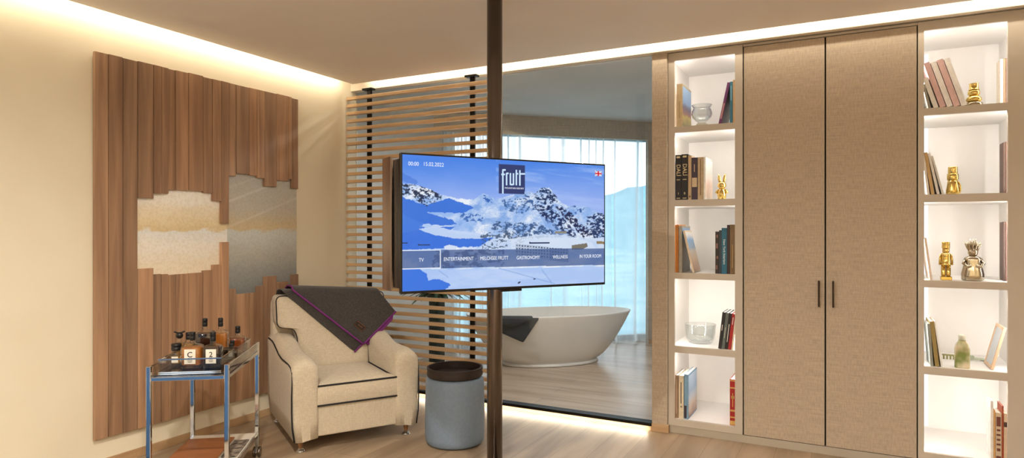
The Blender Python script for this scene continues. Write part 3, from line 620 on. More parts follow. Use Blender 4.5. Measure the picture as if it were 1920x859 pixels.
for u in (.3, .45, .6): mb.tube([q[0] + ea * u + eb * .35 + nn * .0034, q[0] + ea * (u + .06) + eb * .62 + nn * .0034, q[0] + ea * (u + .13) + eb * .4 + nn * .0034], .0012, 5)
mb.build('patch_stitching', mat('tan_thread', (150, 92, 52), .7), pt)

# ------------------------------------------------------------------ pouf and tray
ot = thing('pouf', 'round blue-grey upholstered pouf standing beside the armchair', 'pouf', (-2.1442, 3.3595, 0))
MB().lathe([(.150, .004), (.168, .008), (.178, .022), (.182, .05), (.183, .12), (.181, .26), (.178, .37), (.174, .395), (.165, .405), (.10, .408), (.0005, .408)], n=64, caps=(True, True)).build('body', mat('blue_grey_leather', (112, 128, 146), .55, col2=(118, 134, 152), scale=60, bump=.05), ot)
MB().lathe([(.150, .0), (.150, .006), (.0005, .006)], n=40).build('foot_ring', M_BLACK, ot)
M_TRAY = wood('dark_walnut', (30, 19, 16), (44, 29, 23), (4, 30, 30), .55)
tr = thing('round_tray', 'round dark walnut tray with cut-out handles lying on the pouf', 'tray', (-2.1442, 3.3595, .4085), math.radians(28))
MB().lathe([(.164, 0), (.166, .004), (.166, .012), (.158, .013), (.0005, .013)], n=64).build('bottom', M_TRAY, tr)
mb = MB(); n = 120
for k in range(n):
    a0, a1 = 2 * PI * k / n, 2 * PI * (k + 1) / n; am_ = (a0 + a1) / 2
    hd = min(abs(math.sin(am_)), 2) < .27
    for z0_, z1_ in (((.010, .022), (.042, .056)) if hd else ((.010, .056),)):
        mb.add([(r * math.cos(a), r * math.sin(a), z) for z in (z0_, z1_) for r in (.158, .171) for a in (a0, a1)], [(0, 1, 3, 2), (4, 6, 7, 5), (0, 4, 5, 1), (2, 3, 7, 6), (0, 2, 6, 4), (1, 5, 7, 3)])
mb.build('rim', M_TRAY, tr)

# ------------------------------------------------------------------ bar trolley
TRZ = math.radians(36.57); TPOS = Vector((-2.9629, 2.2602, 0)); HW, HL = .1736, .3106
tro = thing('bar_trolley', 'chrome and glass bar trolley standing against the boarded wall', 'trolley', TPOS, TRZ)
for a, b in ((-1, -1), (1, -1), (1, 1), (-1, 1)):
    lg_ = MB().box(a * HW - .0105, a * HW + .0105, b * HL - .0105, b * HL + .0105, .065, .66).build('leg', M_CHROME, tro, bevel=.0025)
    w1 = MB()
    for dx in (-.014, .014):
        w1.loft([[(a * HW + dx + h, b * HL + r * math.cos(2 * PI * q / 24), .030 + r * math.sin(2 * PI * q / 24)) for q in range(24)] for r, h in ((.024, -.007), (.030, -.004), (.030, .004), (.024, .007))])
    w1.build('wheel', M_DBRONZE, lg_)
    MB().box(a * HW - .006, a * HW + .006, b * HL - .006, b * HL + .006, .024, .066).build('fork', M_CHROME, lg_)
for nm, z in (('upper_rail', .590), ('lower_rail', .115)):
    mb = MB()
    for b in (-1, 1): mb.box(-HW + .011, HW - .011, b * HL - .008, b * HL + .008, z, z + .018)
    for a in (-1, 1): mb.box(a * HW - .008, a * HW + .008, -HL + .011, HL - .011, z, z + .018)
    mb.build(nm, M_CHROME, tro, bevel=.002)
MB().box(-HW + .008, HW - .008, -HL + .008, HL - .008, .6085, .6145).build('glass_shelf', pane('shelf_glass', (.92, .94, .93), .03, 3.5, 1.6), tro)
MB().box(-HW + .006, HW - .006, -HL + .006, HL - .006, .1335, .141).build('lower_shelf', mat('white_glass', (226, 218, 204), .15, scale=2), tro, bevel=.002)
mb = MB()
for a in (-1, 1): mb.box(a * HW - .003, a * HW + .003, -HL + .012, HL - .012, .609, .654)
mb.box(-HW + .012, HW - .012, HL - .003, HL + .003, .609, .654)
mb.build('gallery_glass', M_CLEAR, tro)
mb = MB()
for a in (-1, 1): mb.box(a * HW - .004, a * HW + .004, -HL + .0105, HL - .0105, .653, .659)
mb.build('gallery_rail', M_CHROME, tro, bevel=.001, seg=1)
def tro_w(x, y, z): return Matrix.Translation(TPOS) @ Matrix.Rotation(TRZ, 4, 'Z') @ Vector((x, y, z))
def acrylic(label, x0, x1, y0, y1, h):
    c = tro_w((x0 + x1) / 2, (y0 + y1) / 2, .615); t = thing('serving_tray', label, 'tray', c, TRZ, 'clear trays on the bar trolley'); w, l = (x1 - x0) / 2, (y1 - y0) / 2
    MB().box(-w, w, -l, l, 0, .005).build('bottom', M_CLEAR, t)
    mb = MB(); mb.box(-w, w, -l, -l + .005, .005, h); mb.box(-w, w, l - .005, l, .005, h); mb.box(-w, -w + .005, -l, l, .005, h); mb.box(w - .005, w, -l, l, .005, h); mb.build('wall', M_CLEAR, t)
    mb = MB(); mb.box(-w - .002, w + .002, -l - .002, -l + .005, h, h + .007); mb.box(-w, w, l - .005, l, h, h + .005); mb.box(-w - .002, -w + .004, -l + .005, l, h, h + .005); mb.box(w - .004, w + .002, -l + .005, l, h, h + .005)
    mb.box(-w - .001, w + .001, -l - .003, -l, .0, .006); mb.build('edge', M_CHROME, t, bevel=.001, seg=1)
acrylic('clear tray at the front of the bar trolley holding the two labelled decanters', -.150, .134, -.262, -.02, .062)
acrylic('clear tray at the back of the bar trolley under the amber decanters', -.150, .140, .02, .299, .062)
# bottles
M_BGL = pane('bottle_glass', (.96, .96, .94), .01, 2.2, 1.55)
M_STOP = mat('black_stopper', (13, 12, 13), .4)
M_LAB = mat('paper_label', (226, 218, 204), .8)
def liquor(name, c): return mat(name, c, .08, trans=.55, ior=1.33)
AMB = liquor('amber_spirit', (214, 140, 62)); GLD = liquor('golden_spirit', (224, 172, 92)); DRK = liquor('dark_liqueur', (48, 24, 22)); BRN = liquor('brown_spirit', (160, 84, 34))
def rsq(hx, hy, z, r=.25, n=5):
    h = min(hx, hy) * r * 2; o = []
    for q, (sx1, sy1) in enumerate(((1, 1), (-1, 1), (-1, -1), (1, -1))):
        for k in range(n): a = PI / 2 * (q + k / (n - 1)); o.append((sx1 * (hx - h) + h * math.cos(a), sy1 * (hy - h) + h * math.sin(a), z))
    return o
def bottle(label, px, py, w, d, hb, neck, stop, liq, lab=None, fill=.9, z=.6205, nr=.011, sr=.0135, kind='cap', round_=False):
    p = tro_w(px, py, z); t = thing('decanter', label, 'bottle', p, TRZ, 'bottles on the bar trolley'); hx, hy = w / 2, d / 2
    ring = (lambda a, b, zz: [(a * math.cos(2 * PI * k / 20), b * math.sin(2 * PI * k / 20), zz) for k in range(20)]) if round_ else (lambda a, b, zz: rsq(a, b, zz))
    MB().loft([ring(hx * .95, hy * .95, 0), ring(hx, hy, .004), ring(hx, hy, hb - .014), ring(hx * .93, hy * .93, hb - .005), ring(hx * .7, hy * .7, hb), ring(nr * 1.1, nr * 1.1, hb + .006), ring(nr, nr, hb + neck)], (True, False)).build('glass', M_BGL, t)
    MB().loft([ring(hx - .007, hy - .007, .013), ring(hx - .004, hy - .004, .018), ring(hx - .004, hy - .004, hb * fill - .003), ring(hx - .006, hy - .006, hb * fill)]).build('spirit', liq, t)
    zs = hb + neck - .004
    if kind == 'cap': MB().lathe([(sr * .9, zs), (sr, zs + .003), (sr, zs + stop * .46), (sr * .93, zs + stop * .5), (sr, zs + stop * .54), (sr, zs + stop - .003), (sr * .9, zs + stop)], n=24).build('stopper', M_STOP, t)
    else:
        mb = MB(); mb.lathe([(sr * math.sin(PI * k / 10) + .0004, zs + sr * .8 - sr * math.cos(PI * k / 10)) for k in range(11)], n=20)
        mb.tube([(-sr * 1.5, -.002, zs + sr * 1.9), (0, 0, zs + sr * 1.4), (sr * 1.5, .002, zs + sr * 2.0)], .004, 8); mb.build('stopper', M_STOP, t)
    if lab:
        lw, lh, lz, s = lab; lb = MB().box(-lw / 2, lw / 2, -hy - .0012, -hy - .0002, lz, lz + lh).build('label', M_LAB, t)
        if s:
            text('label_lettering', s, lh * .5, M_STOP, lb, (0, -hy - .0018, lz + lh * .62), UP, bold=.0004)
            mb = MB()
            for q, ww in enumerate((.3, .45, .36)): mb.box(-lw * ww / 2, lw * ww / 2, -hy - .0018, -hy - .0012, lz + lh * (.30 - .09 * q), lz + lh * (.33 - .09 * q))
            mb.build('label_print', M_STOP, lb)
    return t
bottle('square decanter of amber spirit with a C label, front left on the trolley', -.03, -.153, .098, .080, .112, .024, .042, AMB, (.052, .072, .022, 'C'))
bottle('square decanter of dark liqueur with a 2 label, front right on the trolley', -.03 + .098, -.160, .086, .070, .108, .022, .046, DRK, (.048, .070, .022, '2'))
bottle('broad dark decanter standing behind the two labelled ones', -.061, .150, .095, .075, .135, .026, .044, DRK)
bottle('tall amber decanter with a ringed black stopper at the back of the trolley', -.010, .258, .080, .062, .118, .026, .048, AMB, None, .86)
bottle('low amber decanter at the back right corner of the trolley',   .088, .232, .084, .070, .086, .022, .040, BRN, None, .9)
bottle('slim golden bottle with a round black bow stopper at the left of the trolley', -.122, -.058, .040, .040, .112, .022, .04, GLD, None, .96, kind='ball', round_=True, sr=.017)
bottle('small bottle with a wide black cap at the far left of the trolley', -.118, -.115, .046, .044, .072, .010, .034, GLD, (.03, .03, .02, None), .6, sr=.024)
bottle('golden bottle half hidden behind the C decanter', -.078, -.055, .044, .044, .112, .014, .036, GLD, None, .92, sr=.015)
bottle('tiny labelled bottle in the back tray, nearer the camera of the small pair',   .097, .062, .026, .024, .044, .008, .026, BRN, (.020, .030, .008, None), .9, nr=.006, sr=.011)
bottle('tiny labelled bottle in the back tray, behind the nearer tiny one',   .086, .128, .026, .024, .050, .008, .028, AMB, (.020, .026, .012, None), .9, nr=.006, sr=.0115)
# papers on the lower shelf
fo = thing('leather_folder', 'large tan leather folder lying on the lower shelf of the bar trolley', 'folder', tro_w(-.03, -.05, .141), TRZ)
MB().box(-.125, .115, -.21, .235, .012, .020).build('cover', mat('tan_leather', (146, 92, 54), .5, col2=(134, 82, 46), scale=12, bump=.1), fo, bevel=.004)
MB().box(-.12, .110, -.205, .230, .0005, .012).build('pages', mat('paper_pages', (232, 222, 204), .8), fo)
mg = thing('magazine', 'dark patterned magazine beside the tan folder on the trolley', 'magazine', tro_w(.122, .02, .1412), TRZ)
MB().box(-.034, .042, -.12, .15, 0, .006).build('cover', mat('patterned_cover', (40, 36, 34), .35, col2=(150, 140, 128), scale=26, detail=2), mg)

# ------------------------------------------------------------------ bathtub, towel, curtains, plant
M_TUB = mat('matt_white_stone', (226, 222, 216), .5, col2=(223, 219, 213), scale=3)
TB = fac(.30, .65); tub = thing('bathtub', 'white oval freestanding bathtub behind the glass wall', 'bathtub', TB, math.atan2(EX.y, EX.x))
def tA(z): t = max(0, (z - .03)) / .47; return .455 + .395 * t ** .62
def tB(z): t = max(0, (z - .03)) / .47; return .245 + .155 * t ** .62
def ell(a, b, z, n=72): return [(a * math.cos(2 * PI * k / n), b * math.sin(2 * PI * k / n), z) for k in range(n)]
lp = [ell(.488, .262, 0), ell(.495, .27, .006), ell(.490, .266, .024), ell(.462, .250, .034)]
lp += [ell(tA(z), tB(z), z) for z in (.05, .08, .12, .17, .22, .28, .34, .40, .45, .485)] + [ell(.848, .399, .497), ell(.842, .394, .501), ell(.828, .380, .500), ell(.818, .371, .492)]
lp += [ell(tA(z) - .04, tB(z) - .04, z) for z in (.44, .36, .28, .20, .14)] + [ell(.44, .20, .10), ell(.2, .1, .09)]
MB().loft(lp).build('shell', M_TUB, tub)
MB().lathe([(.022, .091), (.024, .096), (.018, .099), (.0005, .099)], n=24).build('drain', M_CHROME, tub)
TM = Matrix.Translation(TB) @ Matrix.Rotation(math.atan2(EX.y, EX.x), 4, 'Z'); TMI = TM.inverted()
tw = thing('towel', 'dark slate towel hanging over the near edge of the bathtub', 'towel', TB + Vector((0, 0, .5)), math.atan2(EX.y, EX.x))
def on_tub(px, py, off):
    r = ray(px, py); o = Vector((0, 0, CAM_H)); t = 4.8; best = None
    for k in range(1200):
        t += .0025; P = TMI @ (o + r * t)
        a = tA(min(P.z, .5)) + off; b = tB(min(P.z, .5)) + off
        q = (P.x / a) ** 2 + (P.y / b) ** 2
        if P.z < .52 and q < 1: return P - Vector((0, 0, .5))
        if best is None or q < best[0]: best = (q, P.copy())
    return best[1] - Vector((0, 0, .5))
M_TOWEL = weave('slate_towel', (38, 44, 52), (60, 68, 76), (200, 200, 90), (90, 90, 200), .95, .6)
ovt = [(.02, .012), (.05, .010), (.07, -.03), (.075, -.09)]
sheet('under_fold', ((916, 597), (1011, 598), (981, 643), (916, 614)), .008, ovt, M_TOWEL, tw, on_tub, .007, 14, 12, .004, 8)
sheet('top_fold', ((916, 597), (1000, 597.5), (961, 615), (920, 600)), .022, [(a, b + .008) for a, b in ovt], M_TOWEL, tw, on_tub, .007, 14, 8, .003, 9)

def sheer(name, op, c):
    m = bpy.data.materials.new(name); m.use_nodes = True; n = m.node_tree; n.nodes.clear()
    o = n.nodes.new('ShaderNodeOutputMaterial'); mx = n.nodes.new('ShaderNodeMixShader'); tr_ = n.nodes.new('ShaderNodeBsdfTransparent'); m2 = n.nodes.new('ShaderNodeMixShader')
    df = n.nodes.new('ShaderNodeBsdfDiffuse'); tl_ = n.nodes.new('ShaderNodeBsdfTranslucent')
    t = n.nodes.new('ShaderNodeTexCoord'); mp = n.nodes.new('ShaderNodeMapping'); mp.inputs['Scale'].default_value = (400, 400, 60); nz = n.nodes.new('ShaderNodeTexNoise'); nz.inputs['Scale'].default_value = 1
    n.links.new(t.outputs['Object'], mp.inputs[0]); n.links.new(mp.outputs[0], nz.inputs['Vector']); mr = n.nodes.new('ShaderNodeMapRange'); mr.inputs[3].default_value = op - .06; mr.inputs[4].default_value = op + .06
    n.links.new(nz.outputs['Fac'], mr.inputs[0]); lw = n.nodes.new('ShaderNodeLayerWeight'); lw.inputs['Blend'].default_value = .5
    pw = n.nodes.new('ShaderNodeMath'); pw.operation = 'POWER'; pw.inputs[1].default_value = 1.4; n.links.new(lw.outputs['Facing'], pw.inputs[0])
    ad = n.nodes.new('ShaderNodeMath'); ad.operation = 'MULTIPLY_ADD'; ad.use_clamp = True; ad.inputs[1].default_value = .8; n.links.new(pw.outputs[0], ad.inputs[0]); n.links.new(mr.outputs[0], ad.inputs[2]); n.links.new(ad.outputs[0], mx.inputs[0])
    for q in (df, tl_): q.inputs[0].default_value = (*c, 1)
    m2.inputs[0].default_value = .5; n.links.new(df.outputs[0], m2.inputs[1]); n.links.new(tl_.outputs[0], m2.inputs[2]); n.links.new(tr_.outputs[0], mx.inputs[1]); n.links.new(m2.outputs[0], mx.inputs[2]); n.links.new(mx.outputs[0], o.inputs[0]); return m
def curtain(label, s0, s1, pitch, amp, op, seed, group=None):
    rr = random.Random(seed); n = int((s1 - s0) / .006); ph = 0; xs = []; am = []
    for i in range(n + 1):
        ph += .006 / pitch * 2 * PI * (1 + .6 * math.sin(i * .019 + seed) + .3 * math.sin(i * .083 + 2 * seed)); xs.append(ph); am.append(.45 + .75 * abs(math.sin(i * .017 + seed * 3) * math.sin(i * .0071 + seed)))
    rows = []
    for j, z in enumerate((2.46, 2.2, 1.9, 1.5, 1.1, .7, .35, .12, .04, .015)):
        k = 1 + .35 * (1 - z / 2.46); rows.append([tuple(fac(s0 + (s1 - s0) * i / n + .02 * (1 - z / 2.4) * math.sin(xs[i] * .5 + 1), -.12 + amp * am[i] * k * math.sin(xs[i] + .5 * math.sin(z * 1.3 + i * .02)) + (.03 * (.12 - z) / .12 if z < .12 else 0), z)) for i in range(n + 1)])
    t = thing('sheer_curtain', label, 'curtain', fac((s0 + s1) / 2, -.12), 0, group); inv = Vector(t.location)
    MB().loft([[tuple(Vector(p) - inv) for p in r] for r in rows], (False, False), 0, True, False).build('cloth', sheer('sheer_cloth', op, (.92, .94, .95)), t)
    MB().tube([fac(s0, -.12, 2.47) - inv, fac(s1, -.12, 2.47) - inv], .012, 8).build('track', M_WHITE, t)
curtain('wide white sheer curtain across the bathroom window behind the bathtub', -.73, 1.30, .125, .050, .36, 1, 'sheer curtains of the bathroom')
curtain('gathered sheer curtain hanging at the right end of the bathroom window', 1.31, 1.71, .080, .055, .44, 4, 'sheer curtains of the bathroom')

pl = thing('potted_plant', 'dark leafy plant on a tall slim stand behind the slatted screen', 'plant', (-3.20, 4.72, 0))
MB().loft([rsq(.058, .058, 0), rsq(.058, .058, .68), rsq(.075, .075, .72), rsq(.075, .075, .78), rsq(.066, .066, .78), rsq(.062, .062, .75)], (True, True)).build('stand', mat('dark_teal_metal', (20, 52, 54), .35), pl)
mb = MB(); rr = random.Random(5)
for k in range(120):
    a = rr.uniform(0, 2 * PI); el = rr.uniform(-.25, 1.1); Ln = rr.uniform(.16, .30); d = Vector((math.cos(a), math.sin(a), 0)); sd = Vector((-d.y, d.x, 0)); o_ = Vector((0, 0, .76)) + d * rr.uniform(0, .04)
    pts = []
    for q in range(7):
        u = q / 6; P = o_ + d * (Ln * u * math.cos(el) ) + Vector((0, 0, Ln * (u * math.sin(el) - .42 * u * u + .25 * u))); w = .020 * math.sin(PI * min(1, u * .93 + .07)) + .001
        pts.append((P - sd * w, P + Vector((0, 0, -.004)), P + sd * w))
    mb.loft(pts, (False, False), 0, True, False)
mb.build('foliage', mat('dark_leaf', (22, 52, 34), .45, col2=(36, 74, 44), scale=14), pl)

# ------------------------------------------------------------------ wardrobe and lit bookcases
OPEN = [(1.964, 2.389), (1.495, 1.926), (1.028, 1.453), (.558, .990), (.090, .517)]
YI = 4.70; LIP = .022
def bookcase(label, xo0, xo1, xi0, xi1, in0, in1):
    xm = (xo0 + xo1) / 2; t = thing('bookcase', label, 'bookcase', (xm, YB, 0), 0, 'built-in lit bookcases'); A = lambda x: x - xm
    mb = MB(); mb.box(A(xo0), A(xi0), 0, LIP, .048, 2.438); mb.box(A(xi1), A(xo1), 0, LIP, .048, 2.438)
    mb.box(A(xi0), A(xi1), 0, LIP, .048, .090); mb.box(A(xi0), A(xi1), 0, LIP, 2.389, 2.438); mb.build('face_frame', M_LACQ, t)
    for z0, z1 in [(OPEN[i + 1][1], OPEN[i][0]) for i in range(4)]:
        mb = MB(); mb.box(A(xi0), A(xi1), 0, LIP, z0, z1, 1); mb.box(A(in0), A(in1), LIP, YI - YB, z0, z1, 0); mb.build('shelf', [M_WHITE, M_LACQ], t)
    for a, b in ((xo0, in0), (in1, xo1)): MB().box(A(a), A(b), LIP, YI - YB, .048, 2.438).build('side_panel', M_WHITE, t)
    MB().box(A(in0), A(in1), LIP, YI - YB, .048, .090).build('bottom_panel', M_WHITE, t); MB().box(A(in0), A(in1), LIP, YI - YB, 2.40, 2.438).build('top_panel', M_WHITE, t)
    MB().box(A(xo0), A(xo1), YI - YB, YI - YB + .012, .048, 2.438).build('back_panel', M_WHITE, t)
    for z0, z1 in OPEN:
        top = 2.40 if z1 > 2.3 else z1
        area('shelf_light', ((in0 + in1) / 2, YB + LIP + .012, top - .004), (0, .35, -.9), (1, 0, 0), in1 - in0 - .02, .012, P_SHELF * .34, LEDW)
        for x, d in ((in0 + .003, 1), (in1 - .003, -1)):
            area('shelf_light', (x, YB + LIP + .010, (z0 + z1) / 2), (d * .5, .85, 0), (0, 0, 1), z1 - z0 - .03, .010, P_SHELF * .36, LEDW)
    return t
bookcase('narrow lit bookcase of five niches beside the glass wall', -1.030, -.575, -.991, -.620, -1.016, -.592)
rb = bookcase('narrow lit bookcase of five niches right of the tall wardrobe', .337, .803, .365, .733, .350, .786)
MB().box(.40 - .57, .432 - .57, YI - YB - .008, YI - YB - .0005, .10, 2.38).build('light_profile', glow('lit_profile', (250, 250, 250), 1.1), rb)
w = thing('wardrobe', 'tall built-in wardrobe with two linen-covered doors and dark bar handles', 'wardrobe', (-.118, YB, 0))
MB().box(-.452, .450, .024, .56, .046, 2.438).build('carcass', mat('dark_carcass', (52, 44, 38), .7), w); MB().box(-.455, .4545, .003, .0235, 2.424, 2.438).build('top_rail', M_LACQ, w)
for x0_, x1_, hx in ((-.4495, -.0055, -.034), (.0030, .4490, .040)):
    d = MB().box(x0_, x1_, .0, .0225, .050, 2.420).build('door', M_LINEN, w, bevel=.0015, seg=1)
    mb = MB(); zt, zb = 1.009, .857; mb.box(hx - .005, hx + .005, -.030, -.020, zb, zt)
    for z in (zb + .004, zt - .014): mb.box(hx - .004, hx + .004, -.020, -.0003, z, z + .010)
    mb.build('handle', mat('handle_bronze', (58, 46, 38), .35, metal=.8), d, bevel=.001, seg=1)
struct(MB().box(-1.022, .81, YB + .004, YB + .02, 0, .046).build('trim_6', M_PLINTH))
struct(MB().box(-1.033, XR, YB - .02, YB - .0, 2.441, 2.475).build('trim_7', M_LACQ))

# ------------------------------------------------------------------ books
M_PAGE = mat('book_pages', (244, 240, 230), .8)
def picture(name, stops, sc=3.0):
    """cover art: a vertical ramp roughened by noise"""
    m = bpy.data.materials.new(name); m.use_nodes = True; n = m.node_tree; b = n.nodes['Principled BSDF']
    t = n.nodes.new('ShaderNodeTexCoord'); s = n.nodes.new('ShaderNodeSeparateXYZ'); n.links.new(t.outputs['Generated'], s.inputs[0]); nz = n.nodes.new('ShaderNodeTexNoise'); nz.inputs['Scale'].default_value = sc; nz.inputs['Detail'].default_value = 5
    n.links.new(t.outputs['Generated'], nz.inputs['Vector']); ma = n.nodes.new('ShaderNodeMath'); ma.operation = 'MULTIPLY_ADD'; ma.inputs[1].default_value = .35; n.links.new(nz.outputs['Fac'], ma.inputs[0]); n.links.new(s.outputs['Z'], ma.inputs[2])
    mr = n.nodes.new('ShaderNodeMath'); mr.operation = 'SUBTRACT'; mr.inputs[1].default_value = .17; n.links.new(ma.outputs[0], mr.inputs[0]); r = n.nodes.new('ShaderNodeValToRGB'); n.links.new(mr.outputs[0], r.inputs[0]); e = r.color_ramp.elements
    e[0].position, e[0].color = stops[0][0], (*lin(stops[0][1]), 1); e[1].position, e[1].color = stops[-1][0], (*lin(stops[-1][1]), 1)
    for p, c in stops[1:-1]: e.new(p).color = (*lin(c), 1)
    n.links.new(r.outputs[0], b.inputs['Base Color']); b.inputs['Roughness'].default_value = .35; return m
RD = (PI / 2, PI / 2, 0)        # lettering that reads down a spine
def book(niche, x0, x1, ytop, col, label, group, tilt=0, dep=.19, art=None, title=None, band=None, yf=YB + .026, name='book', pages=True, foil=(214, 196, 150)):
    z0 = OPEN[niche][0]; a = onY(x0, 432, yf).x; b_ = onY(x1, 432, yf).x; th = b_ - a
    h = (onY((x0 + x1) / 2, ytop, yf).z - z0) / math.cos(math.radians(tilt))
    px = a if tilt <= 0 else b_; ox = 0 if tilt <= 0 else -th
    t = thing(name, label, 'book', (px, yf, z0 + .0008), 0, group); t.rotation_euler = (0, math.radians(tilt), 0)
    cm = mat('cover_%d_%d_%d' % col, col, .5, col2=tuple(int(q * .92) for q in col), scale=30); c = min(.0022, th * .18)
    mb = MB(); mb.box(ox, ox + c, 0, dep, 0, h); mb.box(ox + th - c, ox + th, 0, dep, 0, h); mb.box(ox + c, ox + th - c, 0, .003, 0, h)
    mb.build('cover', cm, t)
    MB().box(ox + c + .0002, ox + th - c - .0002, .0032, dep - .004, .003, h - .004).build('pages', M_PAGE, t)
    if art: MB().box(ox + th + .0001, ox + th + .0008, .008, dep - .006, .01, h - .012).build('cover_picture', art, t)
    fm = mat('foil_%d_%d_%d' % foil, foil, .4)
    if title:
        for s, u, k in title: text('spine_title', s, th * k, fm, t, (ox + th * .5, -.0006, h * u), RD if len(s) > 2 else UP, bold=.0003)
    if band:
        for u0, u1, i0, i1 in band: MB().box(ox + th * i0, ox + th * i1, -.0009, -.0001, h * u0, h * u1).build('spine_print', fm, t)
    return t
G1 = 'books in the top niche of the left bookcase'; G2 = 'books in the second niche of the left bookcase'; G3 = 'books in the middle niche of the left bookcase'; G4 = 'books in the fourth niche of the left bookcase'; G5 = 'books in the bottom niche of the left bookcase'
book(0, 1269, 1279.5, 157.5, (206, 186, 152), 'thick cream book with a landscape cover, left in the top niche beside the glass bowl', G1, 0, .26, picture('landscape_art', [(0, (120, 116, 60)), (.25, (196, 176, 80)), (.34, (150, 96, 84)), (.48, (92, 84, 118)), (.6, (120, 160, 210)), (1, (150, 190, 226))]), band=[(.2, .6, .35, .6)], foil=(180, 158, 124))
book(0, 1347, 1352, 157, (118, 66, 120), 'purple book leaning right beside the blue book in the top niche', G1, 12, .24, picture('grey_art', [(0, (120, 112, 110)), (1, (66, 58, 64))]), band=[(.12, .5, .2, .8)], foil=(190, 140, 150))
book(0, 1368.3, 1373.8, 153.5, (70, 128, 158), 'slim blue book upright at the right of the top niche', G1, 0, .22, band=[(.55, .9, .3, .6)], foil=(140, 190, 210))
book(0, 1374.2, 1378.6, 150, (214, 182, 142), 'pale beige book at the right end of the top niche, right of the blue one', G1, 0, .22)
book(1, 1266.5, 1277.3, 291, (28, 25, 26), 'black art book with gold letters and the number I, far left of the second niche', G2, 0, .24, title=[('DALÍ', .66, .95), ('I', .14, .5)], band=[(.44, .455, .2, .8), (.03, .045, .2, .8), (.93, .97, .2, .8)])
book(1, 1277.8, 1289.6, 289.5, (30, 26, 27), 'black art book with gold letters and the number II in the second niche', G2, 0, .24, title=[('DALÍ', .66, .9), ('II', .14, .5)], band=[(.44, .455, .2, .8), (.03, .045, .2, .8), (.93, .97, .2, .8)])
book(1, 1290.4, 1296.4, 292, (198, 172, 138), 'slim tan book between the black art books and the plum one', G2, 0, .2, band=[(.05, .09, .3, .7)], foil=(90, 70, 50))
book(1, 1297, 1307.4, 295.8, (66, 52, 70), 'plum book with a pale title patch on its spine', G2, 0, .21, band=[(.30, .52, .05, .95), (.66, .84, .42, .54)], foil=(206, 184, 150))
book(1, 1308.2, 1318.8, 295, (192, 170, 138), 'beige book with dark spine lettering right of the plum one', G2, 0, .22, band=[(.1, .95, .42, .56)], foil=(120, 96, 70))
book(1, 1319.3, 1322.8, 294, (240, 238, 234), 'white book with a sketched figure on its cover beside the gold rabbit', G2, 0, .24, picture('sketch_art', [(0, (226, 206, 184)), (.35, (232, 200, 180)), (.5, (240, 226, 214)), (.7, (222, 226, 218)), (1, (244, 242, 240))]))
book(2, 1265, 1268.3, 422, (206, 140, 62), 'thin orange book at the far left of the middle niche', G3, 0, .2)
book(2, 1268.6, 1272.2, 421.5, (186, 118, 48), 'thin amber book second from the left in the middle niche', G3, 0, .2)
book(2, 1272.8, 1278.6, 424, (172, 166, 154), 'grey book upright behind the leaning picture book', G3, 0, .24, picture('grey_blue_art', [(0, (120, 114, 108)), (.6, (150, 146, 142)), (.8, (120, 160, 200)), (1, (130, 170, 208))]))
book(2, 1298.5, 1302, 433, (224, 206, 182), 'cream picture book leaning left in the middle niche', G3, -13, .20, picture('lake_art', [(0, (190, 150, 120)), (.3, (222, 196, 168)), (.5, (216, 208, 196)), (.58, (150, 180, 206)), (.8, (110, 160, 206)), (.92, (220, 222, 220)), (1, (226, 224, 220))]))
book(2, 1341.2, 1347.8, 434.5, (54, 44, 42), 'dark flowered book at the left of the right-hand row in the middle niche', G3, 0, .2, band=[(.1, .2, .2, .6), (.35, .42, .3, .8), (.6, .72, .2, .7), (.85, .92, .3, .7)], foil=(140, 104, 92))
book(2, 1348.2, 1352.8, 432, (52, 62, 74), 'slim slate book left of the teal one', G3, 0, .2)
book(2, 1353, 1362.8, 427.8, (40, 106, 134), 'teal book with white spine lettering in the middle niche', G3, 0, .22, title=[('New York Interiors', .48, .62)], foil=(210, 226, 230))
book(2, 1363.2, 1368.2, 422, (62, 42, 40), 'dark brown book right of the teal one', G3, 0, .2)
book(2, 1368.6, 1378.4, 421.5, (122, 98, 66), 'olive brown book at the right end of the middle niche', G3, 0, .22, band=[(.12, .6, .42, .54)], foil=(176, 146, 96))
for i, (x0_, c, nm, bd) in enumerate(((1346.5, (44, 42, 44), 'black book with small white lettering leaning leftmost in the fourth niche row', [(.5, .66, .4, .6)]), (1352.8, (98, 108, 104), 'grey-green book leaning between two black ones in the fourth niche', [(.3, .6, .42, .54)]), (1358.8, (40, 34, 36), 'black book with a long white title leaning left of the red one', [(.2, .7, .38, .6)]), (1364.8, (168, 40, 40), 'red book leaning at the right of the black ones in the fourth niche', [(.7, .9, .4, .6)]))):
    book(3, x0_, x0_ + 5.6, 586 + i, c, nm, G4, 6.5, .2, band=bd, foil=(226, 222, 216))
book(3, 1371.3, 1374.5, 592, (236, 222, 200), 'cream booklet leaning at the right end of the fourth niche behind the red book', G4, 6.0, .2)
book(4, 1265.6, 1271.8, 704, (150, 122, 98), 'brown book at the far left of the bottom niche', G5, 0, .22, band=[(.1, .9, .4, .55)], foil=(200, 180, 156))
book(4, 1272.6, 1281.8, 705, (222, 208, 182), 'cream book with dark spine lettering in the bottom niche', G5, 0, .24, band=[(.35, .85, .38, .56), (.52 - .26, .29, .35, .65)], foil=(92, 80, 66))
book(4, 1282.8, 1290.6, 702.5, (122, 160, 190), 'light blue book with a painted cover in the bottom niche', G5, 0, .26, picture('harbour_art', [(0, (150, 116, 104)), (.25, (206, 190, 172)), (.45, (190, 206, 220)), (.6, (140, 176, 212)), (1, (170, 200, 226))]), band=[(.02, .3, .05, .6)], foil=(60, 48, 60))
